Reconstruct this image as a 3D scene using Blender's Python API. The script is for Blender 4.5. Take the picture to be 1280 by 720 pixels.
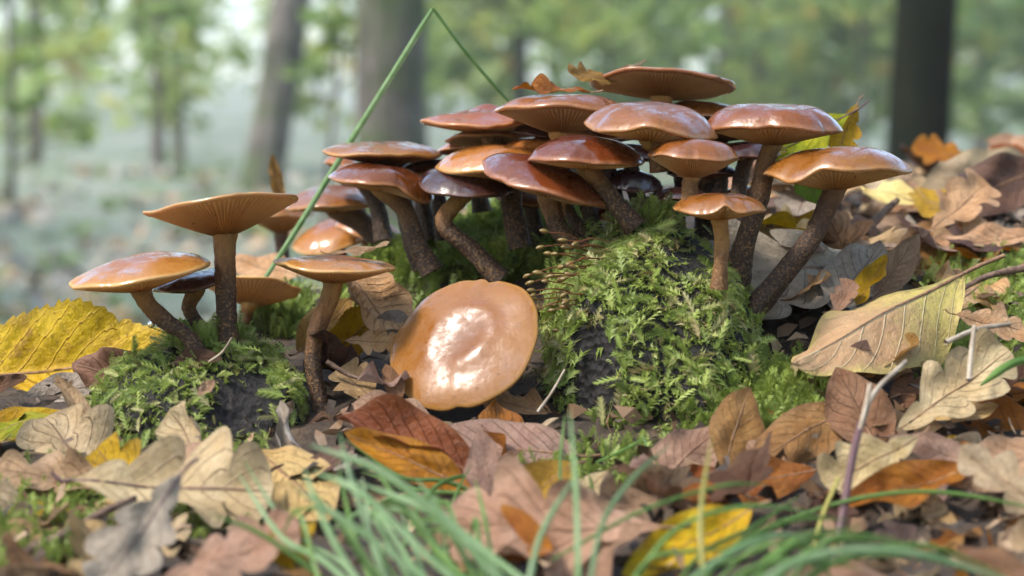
import bpy, math, random
import numpy as np
from mathutils import Vector, Matrix

random.seed(7)
rng = np.random.default_rng(11)
R = math.radians
scene = bpy.context.scene
for o in list(bpy.data.objects):
    bpy.data.objects.remove(o)
col = scene.collection

# ------------------------------------------------------------------ camera
FPX = 2389.0                 # focal length in photo pixels (1280 wide)
EYE = np.array([0.0, 0.0, 0.09])
PITCH = math.atan(170 / FPX)
cam_d = bpy.data.cameras.new('camera')
cam = bpy.data.objects.new('camera', cam_d)
col.objects.link(cam)
cam.location = EYE
cam.rotation_euler = (math.pi / 2 - PITCH, 0, 0)
cam_d.sensor_width = 36
cam_d.lens = 36 * FPX / 1280
cam_d.clip_start = 0.02
cam_d.clip_end = 600
cam_d.dof.use_dof = True
cam_d.dof.focus_distance = 0.595
cam_d.dof.aperture_fstop = 12.0
scene.camera = cam

# ------------------------------------------------------------------ sky, sun, exposure
SUN_DIR = Vector((-0.55, -0.30, 0.78)).normalized()     # towards the sun
world = bpy.data.worlds.new('World')
scene.world = world
world.use_nodes = True
wn = world.node_tree
wn.nodes.clear()
sky = wn.nodes.new('ShaderNodeTexSky')
sky.sky_type = 'NISHITA'
sky.sun_disc = False
sky.sun_elevation = math.asin(SUN_DIR.z)
sky.sun_rotation = math.atan2(SUN_DIR.x, SUN_DIR.y)
sky.air_density = 1.0
sky.dust_density = 1.8
bgn = wn.nodes.new('ShaderNodeBackground')
bgn.inputs['Strength'].default_value = 0.12
won = wn.nodes.new('ShaderNodeOutputWorld')
wn.links.new(sky.outputs[0], bgn.inputs[0])
wn.links.new(bgn.outputs[0], won.inputs[0])

sun_d = bpy.data.lights.new('sun', 'SUN')
sun_d.energy = 1.5
sun_d.angle = R(12)
sun_d.color = (1.0, 0.95, 0.86)
sun = bpy.data.objects.new('sun', sun_d)
sun.rotation_euler = SUN_DIR.to_track_quat('Z', 'Y').to_euler()
sun.location = (-2, -1, 3)
col.objects.link(sun)

scene.view_settings.view_transform = 'Standard'
scene.view_settings.look = 'None'
scene.view_settings.gamma = 1
scene.view_settings.exposure = 2.28
scene.cycles.use_denoising = True
scene.cycles.max_bounces = 8
scene.cycles.transparent_max_bounces = 8

# ------------------------------------------------------------------ projection helpers
FWD = np.array([0, math.cos(PITCH), -math.sin(PITCH)])
UP = np.array([0, math.sin(PITCH), math.cos(PITCH)])


def W(px, py, d):
    """photo pixel and distance along the view axis -> world point"""
    return EYE + d * (FWD + np.array([1.0, 0, 0]) * ((px - 640) / FPX) + UP * ((360 - py) / FPX))


def sm(a, b, x):
    t = np.clip((np.asarray(x, float) - a) / (b - a), 0, 1)
    return t * t * (3 - 2 * t)


_ph = rng.uniform(0, 6.283, (6, 8))


def snoise(x, y, s, k=0):
    """cheap smooth noise, about -1..1"""
    p = _ph[k % 6]
    x = np.asarray(x) * s
    y = np.asarray(y) * s
    return (np.sin(x * 1.0 + 1.7 * np.sin(y * .7 + p[0]) + p[1]) + np.sin(y * 1.3 + 1.4 * np.sin(x * .9 + p[2]) + p[3])
            + .6 * np.sin(x * 2.3 - y * 1.9 + p[4]) + .5 * np.sin(x * 2.9 + y * 3.1 + p[5])) / 3.1


# near ground control points: photo pixel and distance
_cp = [(-200, 745, .42), (100, 750, .42), (400, 755, .42), (700, 760, .42), (1000, 760, .42), (1400, 755, .42),
       (-100, 630, .5), (150, 650, .5), (450, 665, .5), (700, 670, .5), (1000, 675, .5), (1280, 655, .5), (1450, 640, .5),
       (-60, 500, .6), (130, 530, .58), (250, 560, .56), (400, 520, .59), (490, 525, .58), (600, 530, .57), (700, 555, .56), (860, 565, .55),
       (1000, 530, .55), (1100, 510, .56), (1280, 480, .57), (1400, 470, .57),
       (-60, 475, .66), (120, 455, .65), (250, 440, .65), (350, 425, .65), (450, 410, .65), (580, 400, .64), (700, 370, .64), (850, 330, .635),
       (1000, 385, .61), (1150, 410, .61), (1280, 390, .63), (1400, 370, .63),
       (430, 338, .74), (560, 272, .72), (700, 232, .70), (850, 212, .695), (1000, 315, .70), (1150, 315, .73), (1280, 295, .74), (1400, 280, .74),
       (450, 345, .82), (600, 268, .82), (850, 228, .85), (1000, 250, .88), (1150, 235, .9), (1280, 205, .95), (1400, 195, .95),
       (700, 270, 1.2), (900, 240, 1.2), (1100, 228, 1.25), (1280, 210, 1.25)]
CP = np.array([W(*c) for c in _cp])


def ground_z(x, y, rough=True):
    x = np.asarray(x, float)
    y = np.asarray(y, float)
    xc = np.clip(x, -.2, .65)
    yc = np.clip(y, .38, 1.3)
    d2 = ((xc[..., None] - CP[:, 0]) / .036) ** 2 + ((yc[..., None] - CP[:, 1]) / .045) ** 2
    w = np.exp(-.5 * np.minimum(d2, 900)) + 1e-5 / (1 + d2)
    near = (w * CP[:, 2]).sum(-1) / w.sum(-1)
    edge = .70 + .55 * sm(-.05, .22, x) + .9 * sm(.25, .9, x)
    far = -.50 + .43 * sm(2.5, 17, y) + 1.6 * sm(20, 70, y) + 5 * sm(60, 180, y)
    far = far + .10 * snoise(x, y, .9, 1) * sm(1.2, 3, np.hypot(x, y)) + .25 * snoise(x, y, .22, 2) * sm(6, 16, np.hypot(x, y))
    k = sm(0, 1, (y - edge) / (.30 + .25 * sm(0, .2, x)))
    k = np.maximum(k, sm(-.25, -.8, x))
    k = np.maximum(k, sm(.2, -.6, y))
    k = np.maximum(k, sm(.9, 2.2, x))
    z = near * (1 - k) + far * k
    if rough:
        z = z + (.0022 * snoise(x, y, 160, 3) + .0012 * snoise(x, y, 420, 4)) * (1 - k)
    return z


_gx, _gy = np.linspace(-.4, .7, 320), np.linspace(.2, 2.1, 560)
_GZ = ground_z(*np.meshgrid(_gx, _gy), False)


def on_ground(px, py, lift=0.0, tmax=2.0):
    """distance at which the view ray through a pixel meets the litter"""
    t = np.linspace(.33, tmax, 1000)
    p = EYE + t[:, None] * (W(px, py, 1.0) - EYE)
    ix = np.clip(((p[:, 0] + .4) / 1.1 * 319).round().astype(int), 0, 319)
    iy = np.clip(((p[:, 1] - .2) / 1.9 * 559).round().astype(int), 0, 559)
    z = _GZ[iy, ix] + lift
    hit = np.nonzero(p[:, 2] < z)[0]
    return float(t[hit[0]]) if len(hit) else .7


# ------------------------------------------------------------------ object helpers
def tag(o, label=None, cat=None, group=None, kind=None):
    for k, v in (('label', label), ('category', cat), ('group', group), ('kind', kind)):
        if v:
            o[k] = v
    return o


def empty(name, loc, label, cat, group=None):
    o = bpy.data.objects.new(name, None)
    o.empty_display_size = .01
    o.location = [float(v) for v in loc]
    col.objects.link(o)
    return tag(o, label, cat, group)


def mesh_np(name, v, f, attrs=None, smooth=True):
    """v (n,3); f (m,3|4) array; attrs {name: (n,) floats}"""
    me = bpy.data.meshes.new(name)
    v = np.asarray(v, np.float32)
    f = np.asarray(f, np.int32)
    n, m, k = len(v), len(f), f.shape[1]
    me.vertices.add(n)
    me.vertices.foreach_set('co', v.ravel())
    me.loops.add(m * k)
    me.loops.foreach_set('vertex_index', f.ravel())
    me.polygons.add(m)
    me.polygons.foreach_set('loop_start', np.arange(0, m * k, k, dtype=np.int32))
    me.polygons.foreach_set('use_smooth', np.full(m, smooth))
    for an, av in (attrs or {}).items():
        a = me.attributes.new(an, 'FLOAT', 'POINT')
        a.data.foreach_set('value', np.asarray(av, np.float32).ravel())
    me.update()
    me.validate()
    return me


def obj(name, me, mat, parent=None, world=True):
    """world=True: mesh is in world space, shifted into the parent's frame (parents have no rotation)"""
    o = bpy.data.objects.new(name, me)
    if mat is not None and not me.materials:
        me.materials.append(mat)
    col.objects.link(o)
    if parent is not None:
        o.parent = parent
        if world:
            o.location = -parent.location
    return o


def grid_faces(nu, nv, close_u=False):
    """vertex index = i*nu + j (i along v)"""
    i, j = np.meshgrid(np.arange(nv - 1), np.arange(nu if close_u else nu - 1), indexing='ij')
    j2 = (j + 1) % nu
    return np.stack([i * nu + j, i * nu + j2, (i + 1) * nu + j2, (i + 1) * nu + j], -1).reshape(-1, 4)


def catmull(pts, n):
    P = np.asarray(pts, float)
    if len(P) == 2:
        t = np.linspace(0, 1, n)[:, None]
        return P[0] * (1 - t) + P[1] * t
    P = np.vstack([2 * P[0] - P[1], P, 2 * P[-1] - P[-2]])
    m = len(P) - 3
    out = []
    for s in np.linspace(0, m - 1e-9, n):
        i = int(s)
        t = s - i
        a, b, c, d = P[i:i + 4]
        out.append(.5 * (2 * b + (c - a) * t + (2 * a - 5 * b + 4 * c - d) * t * t + (3 * b - a - 3 * c + d) * t ** 3))
    return np.array(out)


def tube(pts, rad, n=24, m=12, rough=0.0, seed=0, cap=True):
    """tapered tube along points with radii; returns v, f, t"""
    rad = np.asarray(rad, float)
    C = catmull(pts, n)
    r = catmull(np.stack([rad, rad * 0], 1), n)[:, 0]
    T = np.gradient(C, axis=0)
    T /= np.linalg.norm(T, axis=1)[:, None] + 1e-12
    ref = np.array([0, 1.0, 0]) if abs(T[0][1]) < .9 else np.array([1.0, 0, 0])
    A = np.cross(T, ref)
    A /= np.linalg.norm(A, axis=1)[:, None]
    B = np.cross(T, A)
    th = np.linspace(0, 2 * np.pi, m, endpoint=False)
    g = np.random.default_rng(seed)
    p = g.uniform(0, 6.28, 6)
    t = np.linspace(0, 1, n)
    rr = r[:, None] * (1 + rough * (.5 * np.sin(3 * th + p[0] + 2 * np.sin(5 * t[:, None] + p[1])) + .4 * np.sin(5 * th + 9 * t[:, None] + p[2])
                                    + .5 * np.sin(17 * t[:, None] + 2 * th + p[3])) + rough * .5 * g.normal(size=(n, m)))
    v = C[:, None, :] + rr[..., None] * (np.cos(th)[None, :, None] * A[:, None, :] + np.sin(th)[None, :, None] * B[:, None, :])
    v = v.reshape(-1, 3)
    f = grid_faces(m, n, True)
    tt = np.repeat(t, m)
    if cap:
        v = np.vstack([v, C[0] - T[0] * r[0] * .3, C[-1] + T[-1] * r[-1] * .3])
        a = np.arange(m)
        b = (a + 1) % m
        f = np.vstack([f, np.stack([b, a, np.full(m, n * m), np.full(m, n * m)], 1)[:, [0, 1, 2, 2]]])
        f = np.vstack([f, np.stack([(n - 1) * m + a, (n - 1) * m + b, np.full(m, n * m + 1), np.full(m, n * m + 1)], 1)])
        tt = np.append(tt, [0, 1])
    return v, f, tt


def tube_mesh(name, *a, **k):
    v, f, t = tube(*a, **{**k, 'cap': False})
    return mesh_np(name, v, f, {'t': t})


# ------------------------------------------------------------------ materials
class NT:
    def __init__(self, name):
        self.m = bpy.data.materials.new(name)
        self.m.use_nodes = True
        self.t = self.m.node_tree
        self.t.nodes.clear()
        self.out = self.t.nodes.new('ShaderNodeOutputMaterial')

    def n(self, kind, **kw):
        nd = self.t.nodes.new('ShaderNode' + kind)
        ins = kw.pop('ins', {})
        for k, v in kw.items():
            setattr(nd, k, v)
        for k, v in ins.items():
            self.set(nd.inputs[k], v)
        return nd

    def set(self, sock, v):
        if isinstance(v, bpy.types.NodeSocket):
            self.t.links.new(v, sock)
        elif isinstance(v, (tuple, list)) and len(v) == 3 and sock.type == 'RGBA':
            sock.default_value = (*v, 1)
        else:
            sock.default_value = v

    def math(self, op, a, b=0.0, c=0.0, clamp=False):
        nd = self.n('Math', operation=op, use_clamp=clamp)
        for s, v in zip(nd.inputs, (a, b, c)):
            self.set(s, v)
        return nd.outputs[0]

    def noise(self, scale, detail=3, rough=.55, vec=None, w=None):
        nd = self.n('TexNoise', ins={'Scale': scale, 'Detail': detail, 'Roughness': rough})
        if vec is not None:
            self.set(nd.inputs['Vector'], vec)
        return nd.outputs['Fac']

    def ramp(self, fac, stops):
        nd = self.n('ValToRGB')
        e = nd.color_ramp.elements
        while len(e) < len(stops):
            e.new(.5)
        for el, (p, c) in zip(e, stops):
            el.position = p
            el.color = (*c, 1) if len(c) == 3 else c
        self.set(nd.inputs[0], fac)
        return nd.outputs[0]

    def gray(self, fac, a, b):
        nd = self.n('MapRange', ins={0: fac, 1: a, 2: b, 3: 0.0, 4: 1.0})
        return nd.outputs[0]

    def mix(self, fac, a, b, mode='MIX'):
        nd = self.n('Mix', data_type='RGBA', blend_type=mode)
        self.set(nd.inputs[0], fac)
        self.set(nd.inputs[6], a)
        self.set(nd.inputs[7], b)
        return nd.outputs[2]

    def attr(self, name):
        return self.n('Attribute', attribute_name=name).outputs['Fac']

    def coord(self, which='Object'):
        return self.n('TexCoord').outputs[which]

    def rand(self):
        return self.n('ObjectInfo').outputs['Random']

    def hsv(self, c, h=.5, s=1.0, v=1.0):
        nd = self.n('HueSaturation')
        for k, x in (('Hue', h), ('Saturation', s), ('Value', v), ('Color', c)):
            self.set(nd.inputs[k], x)
        return nd.outputs[0]

    def bump(self, h, strength, dist, normal=None):
        nd = self.n('Bump', ins={'Strength': strength, 'Distance': dist, 'Height': h})
        if normal is not None:
            self.set(nd.inputs['Normal'], normal)
        return nd.outputs[0]

    def done(self, color, rough=.6, normal=None, trans=0.0, tcol=None, **kw):
        p = self.n('BsdfPrincipled', ins={'Base Color': color, 'Roughness': rough})
        if normal is not None:
            self.set(p.inputs['Normal'], normal)
        for k, v in kw.items():
            self.set(p.inputs[k.replace('_', ' ')], v)
        s = p.outputs[0]
        if trans:
            tr = self.n('BsdfTranslucent', ins={'Color': tcol if tcol is not None else color})
            mx = self.n('MixShader', ins={0: trans, 1: s, 2: tr.outputs[0]})
            s = mx.outputs[0]
        self.t.links.new(s, self.out.inputs[0])
        return self.m


def cap_mat(name, centre, mid, rim, edge, rough=.26, spots=.35, glow=.06, lump=.8, cior=1.6, crough=.10):
    k = NT(name)
    t = k.attr('t')
    co = k.coord()
    n1 = k.noise(55, 4, .6, co)
    n2 = k.noise(260, 4, .6, co)
    tj = k.math('ADD', t, k.math('MULTIPLY', k.math('MULTIPLY', k.math('SUBTRACT', n1, .5), k.math('SUBTRACT', 1.0, t)), .9))
    c = k.ramp(tj, [(0.0, centre), (.42, mid), (.955, rim), (1.0, edge)])
    c = k.hsv(c, k.math('ADD', .49, k.math('MULTIPLY', k.rand(), .02)), 1.0, k.math('ADD', .86, k.math('MULTIPLY', k.rand(), .28)))
    c = k.mix(k.math('MULTIPLY', k.gray(n2, .56, .72), spots), c, tuple(x * .45 for x in mid))
    n3 = k.noise(900, 2, .5, co)
    c = k.mix(k.math('MULTIPLY', k.gray(n3, .68, .74), .5), c, (.05, .022, .012))
    h = k.math('ADD', k.math('MULTIPLY', n1, .7), k.math('MULTIPLY', n2, .3))
    nb = k.bump(h, lump, .0016)
    nb = k.bump(k.noise(1500, 2, .5, co), .10, .0002, nb)
    wet = k.gray(k.noise(130, 6, .72, co), .43, .56)
    rr = k.math('ADD', rough, k.math('MULTIPLY', wet, .24))
    coat = k.math('SUBTRACT', 1.0, k.math('MULTIPLY', wet, .9))
    return k.done(c, rr, nb, trans=glow, tcol=(.75, .44, .18), Specular_IOR_Level=.5, Coat_Weight=coat, Coat_Roughness=crough, Coat_IOR=cior, Subsurface_Weight=.12,
                  Subsurface_Radius=(.004, .0015, .0006), Subsurface_Scale=.6)


M = {}
M['cap_tan'] = cap_mat('cap_tan', (.22, .060, .010), (.31, .105, .019), (.42, .175, .038), (.58, .33, .12), .20, .3, .2)
M['cap_fallen'] = cap_mat('cap_fallen', (.13, .034, .005), (.20, .062, .008), (.25, .092, .014), (.35, .165, .045), .26, .4, .08, .4, 1.42, .16)
M['cap_rust'] = cap_mat('cap_rust', (.115, .028, .005), (.165, .046, .007), (.215, .070, .011), (.34, .145, .045), .20)
M['cap_orange'] = cap_mat('cap_orange', (.19, .048, .009), (.25, .070, .013), (.32, .105, .021), (.44, .20, .06), .2)
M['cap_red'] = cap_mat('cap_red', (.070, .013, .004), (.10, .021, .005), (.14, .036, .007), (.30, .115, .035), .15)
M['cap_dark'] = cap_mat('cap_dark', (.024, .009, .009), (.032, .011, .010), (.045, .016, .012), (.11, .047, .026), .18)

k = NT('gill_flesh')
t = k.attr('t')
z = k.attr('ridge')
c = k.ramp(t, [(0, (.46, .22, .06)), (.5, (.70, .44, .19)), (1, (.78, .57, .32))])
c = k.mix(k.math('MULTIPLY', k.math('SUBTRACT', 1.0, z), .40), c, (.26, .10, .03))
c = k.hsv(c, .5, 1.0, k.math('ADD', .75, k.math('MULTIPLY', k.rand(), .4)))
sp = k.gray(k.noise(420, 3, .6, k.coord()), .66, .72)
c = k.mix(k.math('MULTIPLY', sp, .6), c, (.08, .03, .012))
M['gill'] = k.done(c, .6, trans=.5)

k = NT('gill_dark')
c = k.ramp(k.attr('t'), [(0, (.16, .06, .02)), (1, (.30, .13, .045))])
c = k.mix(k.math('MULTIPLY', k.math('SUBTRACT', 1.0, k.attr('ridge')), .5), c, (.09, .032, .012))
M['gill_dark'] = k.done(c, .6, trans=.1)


def stem_mat(name, top, mid, low, scale=.8):
    k = NT(name)
    t = k.attr('t')
    co = k.coord()
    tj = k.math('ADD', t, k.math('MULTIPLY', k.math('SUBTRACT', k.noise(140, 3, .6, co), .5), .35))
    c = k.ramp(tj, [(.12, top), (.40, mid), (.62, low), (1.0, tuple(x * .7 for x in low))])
    sc_ = k.noise(1150, 3, .7, co)
    fib = k.n('Mapping', ins={'Vector': co, 'Scale': (1.0, 1.0, .25)}).outputs[0]
    fb = k.noise(700, 3, .6, fib)
    c = k.mix(k.math('MULTIPLY', k.gray(sc_, .5, .68), k.math('MULTIPLY', k.gray(t, .1, .6), scale)), c, (.36, .19, .07))
    c = k.mix(k.math('MULTIPLY', k.gray(fb, .52, .7), .4), c, tuple(x * .4 for x in mid))
    h = k.math('ADD', k.math('MULTIPLY', sc_, .7), k.math('MULTIPLY', fb, .5))
    nb = k.bump(h, .9, .0010)
    return k.done(c, .62, nb, Subsurface_Weight=.05, Subsurface_Radius=(.003, .001, .0005))


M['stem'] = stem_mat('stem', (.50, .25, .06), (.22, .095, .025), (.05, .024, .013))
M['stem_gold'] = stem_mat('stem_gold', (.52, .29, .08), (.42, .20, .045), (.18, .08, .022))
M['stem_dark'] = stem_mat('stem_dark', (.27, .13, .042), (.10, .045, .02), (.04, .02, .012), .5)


def leaf_mat(name, c1, c2, vein, nv=9, sweep=2.2, trans=.22, rough=.5, spot=(.10, .045, .02), spots=.4, back=None, vw=.06, edge=.5, zone=None, vk=.65):
    """leaf colours; coordinates are in leaf lengths, shifted for each leaf"""
    k = NT(name)
    u = k.attr('lu')
    v = k.attr('lv')
    rnd = k.rand()
    co = k.n('VectorMath', operation='ADD', ins={0: k.coord(), 1: k.n('CombineXYZ', ins={0: k.math('MULTIPLY', rnd, 37.0), 1: k.math('MULTIPLY', rnd, 91.0)}).outputs[0]}).outputs[0]
    a = k.math('ABSOLUTE', u)
    n1 = k.noise(4.2, 5, .62, co)
    n2 = k.noise(24, 5, .65, co)
    n3 = k.noise(9.5, 5, .7, co)
    c = k.mix(k.gray(n1, .38, .62), c1, c2)
    if zone is not None:
        c = k.mix(k.gray(k.math('ADD', v, k.math('MULTIPLY', k.math('SUBTRACT', n3, .5), .5)), .50, .22), c, zone)
        c = k.mix(k.math('MULTIPLY', k.gray(k.math('ADD', a, k.math('MULTIPLY', k.math('SUBTRACT', n3, .5), .4)), .72, .98), .8), c, zone)
    c = k.mix(k.math('MULTIPLY', k.gray(n2, .46, .70), .55), c, tuple(x * .5 for x in c1))
    c = k.mix(k.math('MULTIPLY', k.gray(k.noise(2.3, 3, .5, co), .52, .66), .30), c, tuple(min(.8, x * 1.35 + .04) for x in c2))
    c = k.hsv(c, k.math('ADD', .485, k.math('MULTIPLY', rnd, .03)), k.math('ADD', 1.0, k.math('MULTIPLY', rnd, .25)), k.math('ADD', .64, k.math('MULTIPLY', rnd, .48)))
    c = k.mix(k.math('MULTIPLY', k.gray(n3, .58, .66), spots), c, spot)
    c = k.mix(k.math('MULTIPLY', k.gray(k.noise(60, 3, .6, co), .62, .70), spots), c, tuple(x * .7 for x in spot))
    c = k.mix(k.math('MULTIPLY', k.math('POWER', a, 7.0), edge), c, tuple(x * .45 for x in c2))
    s = k.math('SUBTRACT', k.math('ADD', k.math('MULTIPLY', v, float(nv)), k.math('MULTIPLY', n1, .5)), k.math('MULTIPLY', a, sweep))
    pp = k.math('PINGPONG', s, .5)
    side = k.math('MULTIPLY', k.gray(pp, vw, 0.0), k.gray(a, 1.0, .7))
    midr = k.gray(a, .05, .015)
    vn = k.math('MAXIMUM', side, midr)
    if back is not None:
        g = k.n('NewGeometry').outputs['Backfacing']
        c = k.mix(k.math('MULTIPLY', g, .7), c, back)
    c = k.mix(k.math('MULTIPLY', vn, vk), c, vein)
    vor = k.n('TexVoronoi', feature='DISTANCE_TO_EDGE', ins={'Scale': 58.0, 'Vector': co}).outputs['Distance']
    net = k.gray(vor, .0, .10)
    c = k.mix(k.math('MULTIPLY', k.math('SUBTRACT', 1.0, net), .08), c, vein)
    h = k.math('ADD', k.math('MULTIPLY', vn, .9), k.math('ADD', k.math('MULTIPLY', n2, 1.1), k.math('ADD', k.math('MULTIPLY', n3, .8), k.math('MULTIPLY', net, .10))))
    nb = k.bump(h, .75, .0011)
    rr = k.math('ADD', rough - .1, k.math('MULTIPLY', n3, .3))
    return k.done(c, rr, nb, trans=trans, Specular_IOR_Level=.45)


M['leaf_tan'] = leaf_mat('leaf_tan', (.42, .27, .15), (.52, .36, .21), (.22, .12, .07), back=(.46, .33, .22))
M['leaf_pale'] = leaf_mat('leaf_pale', (.52, .38, .23), (.62, .48, .32), (.26, .15, .09), spots=.25, back=(.50, .38, .26))
M['leaf_brown'] = leaf_mat('leaf_brown', (.25, .12, .055), (.34, .19, .10), (.13, .06, .035), back=(.33, .21, .13))
M['leaf_dark'] = leaf_mat('leaf_dark', (.085, .04, .024), (.14, .068, .038), (.05, .024, .016), trans=.1)
M['leaf_grey'] = leaf_mat('leaf_grey', (.30, .25, .20), (.40, .33, .27), (.16, .11, .09), trans=.12, back=(.36, .33, .31))
M['leaf_mauve'] = leaf_mat('leaf_mauve', (.36, .21, .145), (.46, .30, .215), (.24, .12, .08), nv=11, back=(.42, .30, .27), spots=.25)
M['leaf_pink'] = leaf_mat('leaf_pink', (.48, .27, .165), (.58, .37, .25), (.28, .14, .08), nv=10, spots=.3)
M['leaf_orange'] = leaf_mat('leaf_orange', (.38, .12, .016), (.46, .19, .03), (.22, .07, .015), trans=.3, rough=.4)
M['leaf_rust'] = leaf_mat('leaf_rust', (.24, .07, .014), (.33, .11, .02), (.12, .035, .012), trans=.22, rough=.36)
M['leaf_ochre'] = leaf_mat('leaf_ochre', (.42, .24, .045), (.52, .32, .07), (.24, .12, .03), trans=.3)
M['leaf_yellow'] = leaf_mat('leaf_yellow', (.50, .26, .014), (.60, .38, .03), (.30, .15, .02), nv=9, trans=.25, spots=.65, spot=(.22, .09, .012), edge=.55)
M['leaf_bright'] = leaf_mat('leaf_bright', (.68, .46, .02), (.66, .33, .02), (.5, .3, .03), trans=.35, spots=.3, back=(.62, .52, .32))
M['leaf_lime'] = leaf_mat('leaf_lime', (.38, .44, .03), (.55, .48, .04), (.22, .2, .03), trans=.35, spots=.3)
M['leaf_green'] = leaf_mat('leaf_green', (.19, .36, .03), (.28, .42, .04), (.15, .22, .03), trans=.4, spots=.2)
M['leaf_cream'] = leaf_mat('leaf_cream', (.64, .44, .26), (.58, .36, .20), (.82, .74, .50), nv=8, trans=.25, spots=.12, vw=.05, zone=(.68, .58, .20), edge=.0, vk=.75)
M['leaf_creamy'] = leaf_mat('leaf_creamy', (.56, .42, .22), (.64, .50, .28), (.40, .28, .14), nv=8, spots=.2, back=(.6, .5, .32))

k = NT('leaf_stalk')
M['stalk'] = k.done(k.mix(k.gray(k.noise(40, 3, .5, k.coord()), .4, .6), (.16, .08, .04), (.28, .15, .075)), .55)
k = NT('dark_stalk')
M['dark_stalk'] = k.done(k.mix(k.gray(k.noise(200, 3), .4, .6), (.07, .03, .035), (.14, .07, .07)), .5)
k = NT('straw')
M['straw'] = k.done(k.mix(k.gray(k.noise(200, 3, .5, k.coord()), .4, .6), (.26, .20, .14), (.40, .33, .25)), .5)


def grass_mat(name, a, b):
    k = NT(name)
    t = k.attr('t')
    c = k.mix(k.gray(k.noise(120, 3, .6, k.coord()), .35, .65), a, b)
    c = k.hsv(c, .5, 1.0, k.math('ADD', .75, k.math('MULTIPLY', k.rand(), .5)))
    st = k.math('PINGPONG', k.math('MULTIPLY', k.attr('lu'), 5.0), .5)
    c = k.mix(k.math('MULTIPLY', k.gray(st, .1, 0.), .35), c, tuple(min(1, x * 1.6) for x in b))
    return k.done(c, .38, k.bump(st, .3, .0003), trans=.3)


M['grass'] = grass_mat('grass', (.08, .17, .03), (.15, .26, .06))
M['grass_blue'] = grass_mat('grass_blue', (.15, .27, .10), (.26, .38, .19))
M['grass_yellow'] = grass_mat('grass_yellow', (.30, .28, .06), (.38, .33, .09))

k = NT('moss')
tn = k.attr('tint')
tt = k.attr('t')
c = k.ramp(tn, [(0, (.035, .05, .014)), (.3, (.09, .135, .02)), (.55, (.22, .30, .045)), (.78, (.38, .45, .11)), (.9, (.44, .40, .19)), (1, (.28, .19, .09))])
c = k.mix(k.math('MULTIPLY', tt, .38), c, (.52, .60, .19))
M['moss'] = k.done(c, .5, trans=.35)

k = NT('rotten_wood')
co = k.coord()
n1 = k.noise(260, 6, .7, k.n('Mapping', ins={'Vector': co, 'Scale': (1.6, 1.0, .30)}).outputs[0])
vo = k.n('TexVoronoi', ins={'Scale': 420.0, 'Vector': co}).outputs['Distance']
c = k.ramp(n1, [(.32, (.005, .004, .005)), (.55, (.014, .011, .011)), (.72, (.05, .038, .034))])
M['wood'] = k.done(c, .75, k.bump(k.math('ADD', n1, k.math('MULTIPLY', vo, .6)), 1.0, .003))
k = NT('twig_bark')
n1 = k.noise(500, 4, .6, k.coord())
M['twig'] = k.done(k.mix(k.gray(n1, .4, .65), (.08, .045, .03), (.20, .12, .08)), .7, k.bump(n1, .7, .0006))
k = NT('capsule')
M['capsule'] = k.done(k.mix(k.gray(k.noise(700, 2), .4, .6), (.13, .095, .02), (.20, .12, .035)), .4)
k = NT('seta')
M['seta'] = k.done((.18, .06, .025), .4)

# ground: dark humus close by, pale leaf-strewn woodland floor further off
k = NT('ground')
co = k.coord()
n1 = k.noise(150, 5, .65, co)
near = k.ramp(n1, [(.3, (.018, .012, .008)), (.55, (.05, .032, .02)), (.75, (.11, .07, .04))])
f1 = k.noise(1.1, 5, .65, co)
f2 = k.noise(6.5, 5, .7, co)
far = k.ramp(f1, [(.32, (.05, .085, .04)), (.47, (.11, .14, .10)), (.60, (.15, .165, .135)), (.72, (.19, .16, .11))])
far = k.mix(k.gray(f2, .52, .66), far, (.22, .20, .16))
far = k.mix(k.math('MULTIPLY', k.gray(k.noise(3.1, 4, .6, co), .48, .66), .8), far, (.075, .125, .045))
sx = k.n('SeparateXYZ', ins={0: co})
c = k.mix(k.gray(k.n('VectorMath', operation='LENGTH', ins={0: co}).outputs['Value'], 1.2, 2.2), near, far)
M['ground'] = k.done(c, .8, k.bump(n1, .8, .003))


def bark_mat(name, a, b, moss=0.0):
    k = NT(name)
    co = k.coord()
    mp = k.n('Mapping', ins={'Vector': co, 'Scale': (1.0, 1.0, .22)}).outputs[0]
    n1 = k.noise(14, 6, .65, mp)
    c = k.mix(k.gray(n1, .38, .62), a, b)
    c = k.mix(k.math('MULTIPLY', k.gray(k.noise(4.5, 4, .65, co), .48, .62), .7), c, tuple(x * .5 for x in a))
    if moss:
        c = k.mix(k.math('MULTIPLY', k.gray(k.noise(2.2, 4, .6, co), .42, .6), moss), c, (.05, .085, .02))
    return k.done(c, .85, k.bump(n1, .9, .03), Specular_IOR_Level=.15)


M['bark_grey'] = bark_mat('bark_grey', (.055, .05, .042), (.17, .15, .13), .75)
M['bark_shaded'] = bark_mat('bark_shaded', (.003, .006, .002), (.009, .012, .004), 0)  # darker than real bark: the trunk's shade is put into the colour
M['bark_mid'] = bark_mat('bark_mid', (.05, .045, .035), (.13, .11, .09), .6)

k = NT('crumb')
M['crumb'] = k.done(k.ramp(k.attr('tint'), [(0, (.02, .014, .01)), (.45, (.08, .045, .025)), (.8, (.22, .13, .07)), (1, (.40, .28, .17))]), .65)
k = NT('floor_leaf')
M['floor_leaf'] = k.done(k.ramp(k.attr('tint'), [(.75, (.15, .14, .12)), (.85, (.27, .27, .25)), (.95, (.34, .28, .19)), (1, (.32, .19, .09))]), .6)
k = NT('tree_leaf')
tn = k.attr('tint')
c = k.ramp(tn, [(0, (.06, .12, .03)), (.4, (.13, .22, .04)), (.7, (.26, .34, .07)), (.88, (.38, .36, .06)), (1, (.45, .25, .05))])
M['tree_leaf'] = k.done(c, .5, trans=.45)

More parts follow.
